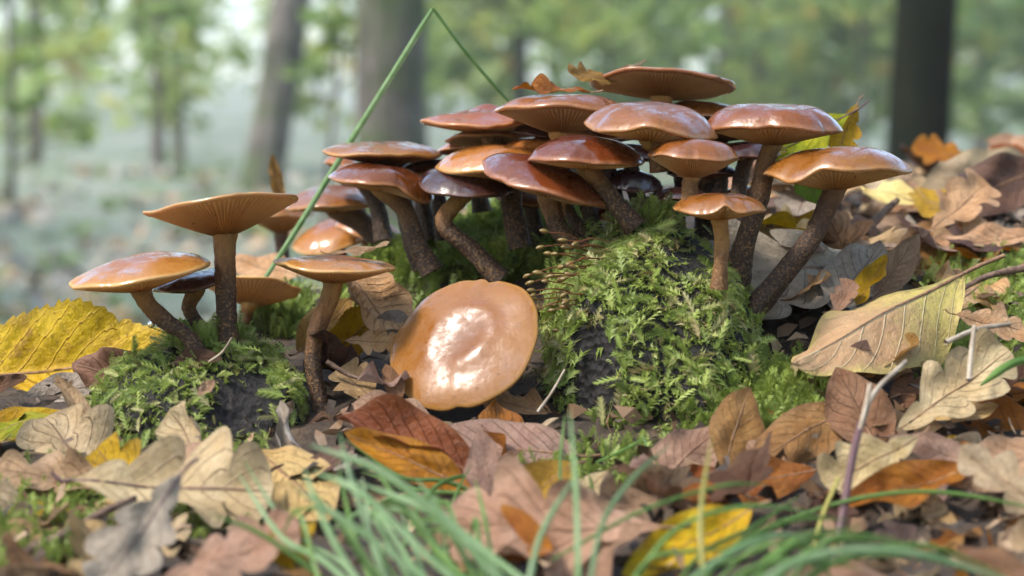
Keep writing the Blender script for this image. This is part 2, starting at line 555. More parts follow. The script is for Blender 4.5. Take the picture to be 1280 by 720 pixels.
# ------------------------------------------------------------------ the ground, one sheet
s = np.linspace(-1, 1, 150)
xs = np.sign(s) * (.42 * np.abs(s) / .55) * (np.abs(s) <= .55) + np.sign(s) * (.42 * np.exp((np.abs(s) - .55) / .45 * 6.2)) * (np.abs(s) > .55)
ya = np.concatenate([-np.exp(np.linspace(4.6, -2.2, 14)), np.linspace(.0, 1.35, 150), 1.35 * np.exp(np.linspace(.03, 5.2, 90))])
X, Y = np.meshgrid(xs, ya)
Z = ground_z(X, Y)
gm = mesh_np('ground', np.stack([X, Y, Z], -1).reshape(-1, 3), grid_faces(len(xs), len(ya)))
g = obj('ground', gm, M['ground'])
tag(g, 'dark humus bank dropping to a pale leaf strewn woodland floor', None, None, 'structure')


# ------------------------------------------------------------------ moss (uncountable: one object for each cushion)
def moss_mesh(name, P, N, length, tint, droop=.5, pairs=13, seed=0):
    g = np.random.default_rng(seed)
    n = len(P)
    lean = np.stack([snoise(P[:, 0] + P[:, 2], P[:, 1] - P[:, 2], 330, i) for i in range(3)], -1)
    D = N / np.linalg.norm(N, axis=1)[:, None] + lean * .32 + g.normal(size=(n, 3)) * .42
    D /= np.linalg.norm(D, axis=1)[:, None]
    S = np.cross(D, g.normal(size=(n, 3)))
    S /= np.linalg.norm(S, axis=1)[:, None]
    U = np.cross(S, D)
    L = length * g.uniform(.5, 1.35, n)
    ns = 5
    loc, tt, quads = [], [], []
    for i in range(ns):
        a = i / (ns - 1)
        for sd in (-1, 1):
            loc.append((a, sd * .016 * (1.2 - a), 0))
            tt.append(a * .4)
    faces = []
    for i in range(ns - 1):
        b = 2 * i
        faces += [(b, b + 1, b + 3), (b, b + 3, b + 2)]
    for i in range(pairs):
        a = .08 + .92 * i / pairs
        ll = .21 * (math.sin(math.pi * min(1, a * .74 + .2)) ** .8) + .05
        for sd in (-1, 1):
            b = len(loc)
            a2 = a + (.03 if sd > 0 else 0)
            up = (.35, -.12, .12)[i % 3]
            wd = .030
            for (al, out, hh, tv) in ((a2 - wd, 0, 0, .2), (a2 + wd * 1.6, 0, 0, .2), (a2 + ll * .75, ll * .72, up * ll + .03, .55 + .45 * a)):
                loc.append((al, sd * out, hh))
                tt.append(tv)
            faces.append((b, b + 1, b + 2))
    loc = np.array(loc)
    tt = np.array(tt)
    faces = np.array(faces)
    m = len(loc)
    a = loc[:, 0]
    bend = g.uniform(.1, 1.0, n) * droop
    wid = g.uniform(.75, 1.25, n)
    V = (P[:, None, :] + (L[:, None] * a)[..., None] * D[:, None, :] + ((L * wid)[:, None] * loc[:, 1])[..., None] * S[:, None, :]
         + (L[:, None] * (loc[:, 2] + g.uniform(-.3, .3, n)[:, None] * a ** 2))[..., None] * U[:, None, :])
    V[..., 2] -= (L * bend)[:, None] * .55 * a ** 2
    F = (faces[None] + (np.arange(n) * m)[:, None, None]).reshape(-1, 3)
    T = np.clip(np.repeat(tint, m), 0, 1)
    return mesh_np(name, V.reshape(-1, 3), F, {'tint': T, 't': np.tile(tt, n)}, smooth=False)


def loft(name, levels, nlev=26, nth=56, lump=.06, seed=0, dents=()):
    """closed mound from (py, cx px, half width px, centre distance, half depth m) levels, top first"""
    g = np.random.default_rng(seed)
    rows = []
    for (py, cx, hw, d, hd) in levels:
        c = W(cx, py, d)
        rows.append((c[0], c[1], c[2], hw * d / FPX, hd))
    rows = catmull(np.array(rows), nlev)
    th = np.linspace(0, 2 * np.pi, nth, endpoint=False)
    p = g.uniform(0, 6.28, 12)
    V = []
    for i, (x, y, z, a, b) in enumerate(rows):
        t = i / (nlev - 1)
        w = 1 + lump * (np.sin(3 * th + p[0] + 4 * t) + .8 * np.sin(5 * th + p[1] - 7 * t) + .6 * np.sin(9 * th + p[2] + 12 * t) + .5 * np.sin(14 * th + p[3] - 21 * t))
        X = x + a * w * np.cos(th)
        Yv = y + b * w * np.sin(th)
        Zv = np.full(nth, z) + .002 * np.sin(4 * th + p[4] + 9 * t)
        V.append(np.stack([X, Yv, Zv], -1))
    V = np.array(V).reshape(-1, 3)
    for (c, rad, dep) in dents:
        d = np.linalg.norm(V - c, axis=1)
        V[:, 1] += dep * np.exp(-(d / rad) ** 2)
    f = grid_faces(nth, nlev, True)
    top = V[:nth].mean(0) + np.array([0, 0, .003])
    V = np.vstack([V, top])
    a = np.arange(nth)
    f = np.vstack([f, np.stack([a, (a + 1) % nth, np.full(nth, len(V) - 1), np.full(nth, len(V) - 1)], 1)])
    return V, f


def poly_mesh(name, V, f, attrs=None):
    me = bpy.data.meshes.new(name)
    me.from_pydata([tuple(map(float, v)) for v in V], [], [tuple(dict.fromkeys(int(i) for i in q)) for q in f])
    for p in me.polygons:
        p.use_smooth = True
    me.update()
    return me


def sample_mesh(me, n, keep, seed=0):
    g = np.random.default_rng(seed)
    nf = len(me.polygons)
    A = np.empty(nf)
    me.polygons.foreach_get('area', A)
    C = np.empty(nf * 3)
    me.polygons.foreach_get('center', C)
    Nn = np.empty(nf * 3)
    me.polygons.foreach_get('normal', Nn)
    C, Nn = C.reshape(-1, 3), Nn.reshape(-1, 3)
    idx = g.choice(nf, n, p=A / A.sum())
    P = C[idx] + g.normal(size=(n, 3)) * (.0016 if n > 50 else .0002)
    k = keep(P, Nn[idx], g)
    return P[k], Nn[idx][k]


def proj(P):
    q = P - EYE
    d = q @ FWD
    return 640 + q[:, 0] / d * FPX, 360 - (q @ UP) / d * FPX


# ---- the mossy stump under the big cluster
stump_levels = [(290, 806, 34, .612, .012), (314, 806, 70, .608, .022), (346, 806, 102, .603, .030), (385, 808, 120, .600, .036),
                (430, 815, 122, .598, .040), (480, 826, 130, .596, .042), (530, 842, 140, .595, .042), (600, 850, 150, .59, .044)]
V, f = loft('stump', stump_levels, lump=.05, seed=3)
stump_me = poly_mesh('stump', V, f)
stump = obj('tree_stump', stump_me, M['wood'])
tag(stump, 'low black rotten stump under a coat of bright green moss', 'stump')
bare = [W(742, 425, .565), W(744, 470, .562), (W(742, 515, .56))]


def keep_stump(P, N, g):
    px, py = proj(P)
    near = P[:, 1] < .60
    bx = (px - (742 + (py - 470) * .02)) / 31
    by = (py - 470) / 62
    hole = near & (bx ** 2 + by ** 2 + .35 * np.sin(px * .3) * np.sin(py * .21) < .95)
    top = (py < 350) & (px > 830)
    return ~hole & (g.random(len(P)) < np.where(top, .22, 1.0)) & (P[:, 1] < .635)


P, N = sample_mesh(stump_me, 24000, keep_stump, 5)
px, py = proj(P)
N = N * .8 + np.array([0, 0, .55])
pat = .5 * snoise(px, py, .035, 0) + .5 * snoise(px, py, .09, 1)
tint = .61 + .20 * pat + rng.normal(0, .15, len(P)) + .12 * sm(330, 270, py) * (px < 800) - .12 * sm(470, 560, py) + .10 * np.exp(-((px - 850) / 70) ** 2 - ((py - 390) / 50) ** 2)  # last term paints a bright highlight spot into the moss tint
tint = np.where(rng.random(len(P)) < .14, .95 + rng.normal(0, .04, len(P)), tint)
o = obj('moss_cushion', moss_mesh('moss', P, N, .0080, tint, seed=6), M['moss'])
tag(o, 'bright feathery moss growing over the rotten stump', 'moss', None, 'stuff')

# ---- the small mossy mound with the charred hollow, under the left-hand group
hole_c = W(316, 500, .548)
mound_levels = [(438, 262, 52, .600, .016), (456, 258, 88, .594, .024), (485, 254, 116, .586, .032), (520, 252, 128, .582, .036), (560, 250, 134, .58, .038), (630, 250, 138, .575, .04)]
V, f = loft('mound', mound_levels, lump=.05, seed=8, dents=[(hole_c, .011, .014), (W(290, 525, .55), .008, .010)])
mound_me = poly_mesh('mound', V, f)
mound = obj('mossy_hummock', mound_me, M['wood'])
tag(mound, 'small mossy hummock with a black charred hollow in its side', 'hummock')


def keep_mound(P, N, g):
    px, py = proj(P)
    hole = (P[:, 1] < .60) & (((px - 312) / 44) ** 2 + ((py - 507) / 42) ** 2 < 1) & (g.random(len(P)) < .97)
    hole |= (P[:, 1] < .60) & (((px - 290) / 30) ** 2 + ((py - 530) / 26) ** 2 < 1) & (g.random(len(P)) < .9)
    return ~hole


P, N = sample_mesh(mound_me, 13500, keep_mound, 9)
N = N * .8 + np.array([0, 0, .5])
px, py = proj(P)
tint = .61 + .18 * snoise(px, py, .05, 2) + rng.normal(0, .15, len(P)) + .06 * sm(300, 370, px)
tint = np.where(rng.random(len(P)) < .08, .92, tint)
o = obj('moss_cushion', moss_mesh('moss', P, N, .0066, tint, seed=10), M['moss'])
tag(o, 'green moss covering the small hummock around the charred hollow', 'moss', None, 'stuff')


# ---- moss carpets lying on the ground
def ground_moss(regions, n, length, label, seed, tbase=.55):
    g = np.random.default_rng(seed)
    P = []
    for (x0, x1, y0, y1, wgt) in regions:
        for _ in range(int(n * wgt)):
            px, py = g.uniform(x0, x1), g.uniform(y0, y1)
            P.append(W(px, py, on_ground(px, py)))
    P = np.array(P)
    P += g.normal(size=P.shape) * .0012
    P[:, 2] = ground_z(P[:, 0], P[:, 1]) - .0005
    px, py = proj(P)
    t = tbase + .15 * snoise(px, py, .04, 4) + g.normal(0, .09, len(P))
    N = np.tile(np.array([0, -.25, 1.0]), (len(P), 1))
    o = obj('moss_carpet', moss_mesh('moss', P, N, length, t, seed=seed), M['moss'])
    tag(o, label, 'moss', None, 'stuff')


ground_moss([(505, 720, 250, 350, 1.0), (540, 720, 245, 300, .6), (440, 560, 300, 350, .3)], 3000, .0105, 'shaded deep green moss under the caps behind the fallen cap', 21, .45)
ground_moss([(1150, 1300, 340, 480, 1.0), (1040, 1130, 300, 330, .15), (1180, 1300, 320, 380, .4)], 1100, .0075, 'bright moss patch under the pale yellow beech leaf on the bank', 22, .6)
ground_moss([(-20, 130, 600, 720, .8), (120, 340, 560, 680, .5), (640, 820, 560, 620, .4)], 650, .0070, 'thin green moss showing between the dry oak leaves', 23, .55)
ground_moss([(860, 1040, 470, 560, 1.0)], 1300, .0085, 'olive moss trailing from the foot of the stump', 24, .48)
ground_moss([(310, 380, 370, 420, .5), (420, 560, 320, 400, .4)], 1100, .008, 'dark moss on the slope behind the small left group of mushrooms'.replace('left ', ''), 25, .42)


# ------------------------------------------------------------------ mushrooms
def rot(roll, pitch):
    a, b = R(roll), R(pitch)
    Rx = np.array([[1, 0, 0], [0, math.cos(b), -math.sin(b)], [0, math.sin(b), math.cos(b)]])
    Ry = np.array([[math.cos(a), 0, math.sin(a)], [0, 1, 0], [-math.sin(a), 0, math.cos(a)]])
    return Ry @ Rx


def mushroom(label, c, a, d, roll=0, pitch=0, h=.28, p=2.4, cone=.30, stem=None, sr=(13, 11), mat='cap_rust', smat='stem', gmat='gill',
             folds=(), wob=.035, umbo=.0, up=0.0, n_gill=84, seed=None, droop=0.0, group=None, name='mushroom', face=None, ring=0.0, skew=.07):
    """c: pixel of the rim plane's centre, a: half width in pixels, d: distance; roll>0 lifts the right rim, pitch>0 tips the top to the viewer"""
    seed = seed if seed is not None else int(c[0] * 7 + c[1])
    g = np.random.default_rng(seed)
    folds = list(folds) + [(g.uniform(0, 360), g.uniform(3, 7), g.uniform(-.02, .03), -g.uniform(.015, .06)) for _ in range(4)]
    ox, oy = g.normal(0, 1, 2) * skew
    r = a * d / FPX
    C = W(c[0], c[1], d)
    Rm = rot(-roll, pitch)
    if face is not None:
        zf = np.array(face, float)
        zf /= np.linalg.norm(zf)
        xf = np.cross(np.array([0, 1.0, 0]), zf)
        xf /= np.linalg.norm(xf)
        Rm = np.stack([xf, np.cross(zf, xf), zf], 1)
    ph = g.uniform(0, 6.28, 8)

    def warp(t, th):
        dr = wob * (np.sin(2 * th + ph[0]) + .6 * np.sin(3 * th + ph[1]) + .45 * np.sin(5 * th + ph[2]) + .25 * np.sin(9 * th + ph[3])) * t ** 2
        dz = wob * .85 * (np.sin(2 * th + ph[4]) + .7 * np.sin(3 * th + ph[5]) + .4 * np.sin(7 * th + ph[6])) * t ** 3
        for (ang, wid, fz, fr) in folds:
            q = np.exp(-((np.angle(np.exp(1j * (th - R(ang))))) / R(wid)) ** 2)
            dz = dz + fz * q * t ** 2
            dr = dr + fr * q * t ** 2
        return dr, dz

    def top(t):
        return h * .86 * ((1 - t ** (p + .25)) * .93 + .07 * (1 - t ** 12)) - (.03 if h > .2 else 0) * t ** 9 + umbo * np.exp(-(t / .22) ** 2) + up * t ** 3 - droop * t ** 6 

    nth, nt = 96, 26
    th = np.linspace(0, 2 * np.pi, nth, endpoint=False)
    ts = np.linspace(.02, 1, nt) ** .8
    rows, tv = [], []
    for t in ts:
        dr, dz = warp(t, th)
        dent = .012 * (np.sin(2 * th + ph[7] + 5 * t) + .7 * np.sin(3 * th - 6 * t + ph[1])) * (1 - t) * t ** 2 * 5
        dent = dent + ring * np.exp(-((t - .42 - .03 * np.sin(2 * th + 1)) / .13) ** 2) * (1 + .35 * np.sin(th + 2) + .2 * np.sin(3 * th))
        rows.append(np.stack([(t + dr) * np.cos(th), (t + dr) * np.sin(th), top(t) + dz + dent + h * 1.2 * (1 - t ** 2) * t * (ox * np.cos(th) + oy * np.sin(th)) * 2], -1))
        tv.append(np.full(nth, t))
    zr = float(top(np.array(1.0)))
    for (t, z) in ((1.008, -.018), (1.0, -.04), (.975, -.055), (.93, -.05)):     # rolled rim
        dr, dz = warp(min(t, 1), th)
        rows.append(np.stack([(t + dr) * np.cos(th), (t + dr) * np.sin(th), zr + z + dz], -1))
        tv.append(np.full(nth, 1.0))
    V = np.array(rows).reshape(-1, 3)
    tv = np.array(tv).ravel()
    f = grid_faces(nth, len(rows), True)
    V = np.vstack([V, [[0, 0, float(top(np.array(0.0)))]]])
    tv = np.append(tv, 0)
    q = np.arange(nth)
    Vw = C + (V * r) @ Rm.T
    me = bpy.data.meshes.new('cap')
    me.from_pydata([tuple(map(float, v)) for v in Vw], [], [tuple(map(int, x)) for x in f] + [(int((i + 1) % nth), int(i), len(V) - 1) for i in q])
    at = me.attributes.new('t', 'FLOAT', 'POINT')
    at.data.foreach_set('value', tv.astype(np.float32))
    for pl in me.polygons:
        pl.use_smooth = True

    # stem path
    axis = Rm @ np.array([0, 0, 1.0])
    root = C + axis * r * (zr - cone - .02)
    if stem is None:
        foot = root + np.array([0, 0, -.03])
        pts = [root + axis * r * .12, root, foot]
    else:
        pts = [root + axis * r * .12, root + axis * r * .0]
        for s in stem:
            pts.append(W(s[0], s[1], s[2] if len(s) > 2 else d))
    foot = np.array(pts[-1])
    root_e = empty(name, foot, label, 'mushroom', group)
    co = obj('cap', me, M[mat], root_e)
    # gills: pleated radial lamellae
    ng = n_gill * 2
    thg = np.linspace(0, 2 * np.pi, ng, endpoint=False) + g.normal(0, .004, ng)
    tg = np.linspace(.94, .10, 12)
    rows, tv, rv = [], [], []
    alt = np.where(np.arange(ng) % 2 == 0, 1.0, 0.0)
    short = np.where((np.arange(ng) // 2) % 2 == 0, 1.0, 0.0)
    for t in tg:
        dr, dz = warp(t, thg)
        base = zr - .045 - cone * (1 - (t - .10) / .84) ** 1.15
        amp = .038 * np.sin(np.pi * np.clip((t - .06) / .95, 0, 1)) ** .6
        sh = np.where(short > 0, 1.0, float(sm(.35, .55, t)))
        rows.append(np.stack([(t + dr) * np.cos(thg), (t + dr) * np.sin(thg), base + dz - alt * amp * sh], -1))
        tv.append(np.full(ng, t))
        rv.append(alt)
    V = np.array(rows).reshape(-1, 3)
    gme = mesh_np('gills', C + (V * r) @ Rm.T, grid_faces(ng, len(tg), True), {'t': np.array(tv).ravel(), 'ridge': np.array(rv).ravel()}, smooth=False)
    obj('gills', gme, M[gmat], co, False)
    sr = (sr[0] * .92, sr[-1] * .92)
    rad = [sr[0] * 1.45 * d / FPX, sr[0] * 1.12 * d / FPX] + [(sr[0] + (sr[-1] - sr[0]) * (i + 1) / max(1, len(pts) - 2)) * d / FPX for i in range(len(pts) - 2)]
    rad[-1] *= 1.25
    v, f, t = tube(pts, rad, n=48, m=22, rough=.07, seed=seed, cap=False)
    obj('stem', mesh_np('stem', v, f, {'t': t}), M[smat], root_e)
    return root_e


# --- small group on the hummock
G1 = 'mushrooms growing on the small hummock'
G2 = 'mushrooms of the large cluster on the stump'
mushroom('tall mushroom with upturned pale orange cap and straight dark speckled stem', (278, 262), 98, .590, roll=5.5, pitch=-6, h=.05, p=2, cone=.34, up=.05,
         stem=[(282, 345), (284, 400), (288, 452)], sr=(14.5, 13.5), mat='cap_tan', wob=.028, group=G1, folds=[(300, 40, .05, .02)], n_gill=100)
mushroom('glossy honey coloured mushroom with bent stem and water drop, above the yellow leaf', (172, 338), 87, .580, roll=9, pitch=5, h=.21, p=2.2, cone=.22,
         stem=[(185, 380), (208, 402), (232, 418), (250, 445)], sr=(13, 10), mat='cap_tan', wob=.03, group=G1)
mushroom('small dark capped mushroom tucked under the rim of the honey coloured one', (243, 350), 52, .600, roll=12, pitch=6, h=.22, cone=.2,
         stem=[(236, 385), (252, 412), (280, 446)], sr=(10, 9), mat='cap_dark', gmat='gill_dark', group=G1)
mushroom('pale orange mushroom behind the tall straight stem, fan of gills turned outward', (314, 362), 60, .665, roll=-4, pitch=-20, h=.08, cone=.34, up=.04,
         stem=[(308, 392), (302, 418)], sr=(10, 7), mat='cap_tan', smat='stem_gold', group=G1, n_gill=60)
mushroom('flat tan mushroom with a dry leaf scrap on its cap and a curved stem', (417, 331), 75, .585, roll=-3, pitch=1, h=.15, p=2.6, cone=.26,
         stem=[(412, 372), (396, 412), (391, 455), (400, 500), (404, 525)], sr=(13, 10.5), mat='cap_tan', smat='stem', group=G1, wob=.022)

# --- back left of the cluster, out of focus
mushroom('flat brown mushroom highest among those beside the leaning grass blade', (478, 190), 74, .668, roll=-3, pitch=2, h=.19, p=3, cone=.16,
         stem=[(500, 240), (515, 300), (530, 335)], sr=(13, 13), mat='cap_rust', smat='stem_dark', gmat='gill_dark', group=G2, seed=21)
mushroom('saddle shaped red brown mushroom with a notch above its leaning stem', (478, 224), 68, .650, roll=-9, pitch=8, h=.30, p=2.6, cone=.12,
         stem=[(505, 262), (522, 305), (540, 340)], sr=(12, 13), mat='cap_red', group=G2, folds=[(285, 22, .13, -.05), (330, 40, -.12, 0)], smat='stem')
mushroom('blurred pale brown mushroom whose cap touches the leaning grass blade', (422, 250), 62, .720, roll=3, pitch=5, h=.30, p=2.5, cone=.14,
         stem=[(455, 280), (478, 310), (490, 335)], sr=(14, 14), mat='cap_rust', smat='stem_dark', group=G2, seed=4)
mushroom('purplish dark mushroom with a pale stem broken by a black ring', (583, 230), 62, .642, roll=-6, pitch=10, h=.34, p=2.5, cone=.14,
         stem=[(557, 270), (560, 288), (592, 315), (625, 350)], sr=(11, 13), mat='cap_dark', smat='stem', gmat='gill_dark', group=G2)
# --- centre
mushroom('light orange flat mushroom at the edge of the cluster under the green grass tip', (608, 150), 80, .660, roll=2, pitch=3, h=.20, p=1.8, cone=.14,
         stem=[(620, 190), (625, 230)], sr=(12, 12), mat='cap_orange', group=G2, umbo=.08)
mushroom('small orange mushroom squeezed between two flat orange caps', (622, 176), 66, .675, roll=0, pitch=-8, h=.2, cone=.2,
         stem=[(630, 215), (640, 260)], sr=(11, 11), mat='cap_orange', smat='stem_gold', group=G2)
mushroom('broad orange mushroom overlapped by the sloping mahogany cap', (642, 206), 93, .645, roll=-3, pitch=6, h=.30, p=3, cone=.1,
         stem=[(640, 260), (650, 310)], sr=(15, 13), mat='cap_orange', group=G2)
mushroom('sloping mahogany mushroom with two brown stems leaning beneath it', (688, 228), 89, .610, roll=-15, pitch=7, h=.34, p=2.3, cone=.1,
         stem=[(692, 268), (704, 292), (738, 318)], sr=(14, 13), mat='cap_red', group=G2, folds=[(180, 30, .06, .02)], seed=7)
mushroom('thin stemmed young mushroom hidden beneath the sloping mahogany cap', (706, 248), 22, .622, roll=-10, pitch=0, h=.5, cone=.2,
         stem=[(718, 275), (746, 305)], sr=(8, 9), mat='cap_dark', smat='stem', gmat='gill_dark', group=G2)
mushroom('tan mushroom carrying a shrivelled orange leaf, gills fanning over a stout stem', (705, 137), 84, .628, roll=-2, pitch=-3, h=.26, p=2.8, cone=.30,
         stem=[(735, 178), (742, 205)], sr=(15, 13), mat='cap_rust', smat='stem_gold', group=G2, seed=12)
mushroom('small violet black mushroom under the tan cap with the orange leaf', (678, 164), 34, .650, roll=-6, pitch=10, h=.45, p=2.4, cone=.1,
         stem=[(690, 200), (700, 240)], sr=(8, 8), mat='cap_dark', gmat='gill_dark', group=G2)
mushroom('shiny chestnut mushroom with a flat straight rim and short stem leaning inward', (734, 196), 74, .598, roll=-2, pitch=3, h=.40, p=2.5, cone=.12,
         stem=[(750, 228), (770, 255), (795, 285)], sr=(12, 13), mat='cap_red', smat='stem', group=G2, wob=.018)
mushroom('large wet reddish mushroom in front of the topmost cap, rim drooping on one side', (814, 158), 84, .590, roll=-4, pitch=3, h=.40, p=2.8, cone=.14,
         stem=[(822, 180), (826, 215)], sr=(13, 12), mat='cap_rust', smat='stem_gold', group=G2, folds=[(262, 16, .10, 0), (315, 40, -.07, 0)], seed=15)
mushroom('topmost mushroom of the cluster, brown gills seen from below', (828, 104), 88, .650, roll=-3, pitch=-9, h=.16, p=2.2, cone=.16,
         stem=[(830, 150), (835, 210)], sr=(14, 14), mat='cap_rust', smat='stem_gold', group=G2, n_gill=110, wob=.03)
mushroom('broad flat topped mushroom on a long straight stem beside the yellow oak leaf', (967, 153), 83, .600, roll=0, pitch=1, h=.31, p=4, cone=.22,
         stem=[(958, 200), (948, 250), (930, 310), (918, 362)], sr=(11.5, 16), mat='cap_rust', smat='stem', group=G2, seed=9, droop=.04)
mushroom('small domed mushroom with scalloped rim standing in the middle of the cluster', (866, 196), 59, .578, roll=-3, pitch=-3, h=.42, p=3, cone=.40,
         stem=[(863, 232), (862, 262)], sr=(10.5, 11), mat='cap_rust', smat='stem_gold', group=G2, wob=.05, seed=3, gmat='gill')
mushroom('lowest small rust mushroom with a nick in its rim and a golden stem', (899, 259), 58, .566, roll=1, pitch=2, h=.34, p=2.8, cone=.2,
         stem=[(903, 300), (901, 330), (898, 362)], sr=(10.5, 9.5), mat='cap_rust', smat='stem_gold', group=G2, folds=[(272, 9, .16, -.03)])
mushroom('wide winged mushroom on a thick dark stem bowed out over the leaf litter', (1043, 209), 89, .590, roll=2, pitch=0, h=.33, p=2.5, cone=.24,
         stem=[(1035, 255), (1018, 292), (985, 335), (938, 392)], sr=(14, 14), mat='cap_rust', smat='stem_dark', group=G2, folds=[(225, 24, -.12, .0), (248, 12, .07, -.03)], seed=2)
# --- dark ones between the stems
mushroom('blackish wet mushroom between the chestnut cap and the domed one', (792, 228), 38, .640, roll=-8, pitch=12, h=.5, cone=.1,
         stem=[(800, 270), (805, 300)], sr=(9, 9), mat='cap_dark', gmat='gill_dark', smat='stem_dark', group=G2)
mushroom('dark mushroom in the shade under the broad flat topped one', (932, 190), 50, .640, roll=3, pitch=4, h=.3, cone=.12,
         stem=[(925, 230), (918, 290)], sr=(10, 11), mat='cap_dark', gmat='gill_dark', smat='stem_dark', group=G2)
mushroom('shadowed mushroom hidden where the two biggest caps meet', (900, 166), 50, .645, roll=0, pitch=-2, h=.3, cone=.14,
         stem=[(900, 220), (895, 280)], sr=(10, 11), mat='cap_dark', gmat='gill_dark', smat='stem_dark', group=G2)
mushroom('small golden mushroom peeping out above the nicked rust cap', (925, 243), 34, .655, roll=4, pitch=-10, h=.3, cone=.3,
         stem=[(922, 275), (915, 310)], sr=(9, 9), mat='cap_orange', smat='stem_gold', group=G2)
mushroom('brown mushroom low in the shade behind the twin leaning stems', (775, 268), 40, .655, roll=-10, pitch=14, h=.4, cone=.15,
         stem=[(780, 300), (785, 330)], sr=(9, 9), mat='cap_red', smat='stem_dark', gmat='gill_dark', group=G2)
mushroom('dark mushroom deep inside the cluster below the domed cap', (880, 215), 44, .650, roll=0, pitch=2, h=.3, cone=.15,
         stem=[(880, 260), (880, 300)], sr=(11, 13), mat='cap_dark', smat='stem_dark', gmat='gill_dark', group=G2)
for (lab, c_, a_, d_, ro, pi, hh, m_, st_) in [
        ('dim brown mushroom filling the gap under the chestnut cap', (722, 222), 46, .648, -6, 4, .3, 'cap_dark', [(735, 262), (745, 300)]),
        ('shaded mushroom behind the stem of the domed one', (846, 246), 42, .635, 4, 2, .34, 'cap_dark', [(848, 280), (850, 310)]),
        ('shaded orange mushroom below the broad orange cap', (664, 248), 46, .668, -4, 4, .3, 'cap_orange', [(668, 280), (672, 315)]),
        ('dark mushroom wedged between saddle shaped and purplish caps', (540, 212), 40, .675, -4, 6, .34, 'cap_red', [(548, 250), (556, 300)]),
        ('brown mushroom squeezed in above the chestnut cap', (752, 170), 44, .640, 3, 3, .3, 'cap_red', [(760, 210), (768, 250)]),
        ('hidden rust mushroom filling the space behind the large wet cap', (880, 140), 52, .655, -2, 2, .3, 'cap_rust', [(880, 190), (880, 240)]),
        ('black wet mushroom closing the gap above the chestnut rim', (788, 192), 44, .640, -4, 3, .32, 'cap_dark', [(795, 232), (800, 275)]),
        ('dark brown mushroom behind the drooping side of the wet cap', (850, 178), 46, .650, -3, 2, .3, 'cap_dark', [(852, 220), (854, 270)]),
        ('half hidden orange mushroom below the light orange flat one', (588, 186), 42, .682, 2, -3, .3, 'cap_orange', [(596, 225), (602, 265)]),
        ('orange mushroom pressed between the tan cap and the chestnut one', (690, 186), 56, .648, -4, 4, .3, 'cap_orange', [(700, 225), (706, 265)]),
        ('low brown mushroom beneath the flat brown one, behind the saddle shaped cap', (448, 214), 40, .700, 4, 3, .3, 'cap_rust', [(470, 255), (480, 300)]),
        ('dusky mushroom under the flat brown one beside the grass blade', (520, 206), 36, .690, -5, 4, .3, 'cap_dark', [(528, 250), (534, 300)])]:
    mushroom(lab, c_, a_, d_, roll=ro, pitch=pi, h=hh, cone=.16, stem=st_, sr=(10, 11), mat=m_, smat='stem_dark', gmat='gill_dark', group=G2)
# --- blurred ones behind the grass blade
mushroom('blurred orange brown mushroom behind the leaning grass, leaf stuck to its cap', (350, 266), 44, .80, roll=4, pitch=2, h=.5, p=2.2, cone=.55,
         stem=[(352, 305), (356, 340), (362, 390)], sr=(9, 9), mat='cap_rust', smat='stem_dark', group=G2, seed=5)
mushroom('blurred pinkish mushroom low behind the flat tan cap', (418, 296), 52, .78, roll=10, pitch=16, h=.4, cone=.2,
         stem=[(432, 340), (434, 370)], sr=(10, 10), mat='cap_tan', group=G2, seed=31)
mushroom('blurred orange mushroom tipped against the pinkish one', (462, 288), 44, .76, roll=-14, pitch=10, h=.45, cone=.2,
         stem=[(462, 330), (462, 360)], sr=(9, 9), mat='cap_orange', group=G2, seed=33)
mushroom('small blurred brown mushroom peeking out beside the leaning grass blade', (428, 206), 24, .75, roll=-10, pitch=-5, h=.5, cone=.3,
         stem=[(445, 250), (455, 300)], sr=(8, 9), mat='cap_orange', smat='stem_dark', group=G2, seed=35)

# --- fallen cap leaning against the stump, its top to the viewer
mushroom('big fallen wet tan mushroom lying on its side, whole cap top facing out', (579, 428), 100, .572, face=(-.38, -.69, .62), h=.17, p=2.6, cone=.2, ring=.022, skew=0,
         stem=[(655, 396, .60), (700, 384, .612), (735, 372, .62)], sr=(13, 11), mat='cap_fallen', smat='stem', umbo=-.02, wob=.022, group=None, seed=44)

# ------------------------------------------------------------------ leaves


def outline(kind, v):
    if kind == 'beech':
        return np.sin(np.pi * v ** .92) ** .80 * (1.02 - .25 * v) * 1.0
    if kind == 'elm':
        return np.sin(np.pi * v ** .85) ** .75 * (1 + .09 * ((v * 21) % 1 - .5) + .05 * np.sin(13 * v + 1) - .12 * np.exp(-((v - .71) / .012) ** 2) - .06 * np.exp(-((v - .45) / .01) ** 2))
    if kind == 'oak':
        env = np.sin(np.pi * np.clip(v, 0, 1) ** 1.35) ** .55 * (.55 + .45 * sm(0, .5, v))
        lob = np.abs(np.cos(np.pi * (v * 4.0 - .52))) ** .55
        return env * (.42 + .58 * lob)
    return np.sin(np.pi * v) ** .9


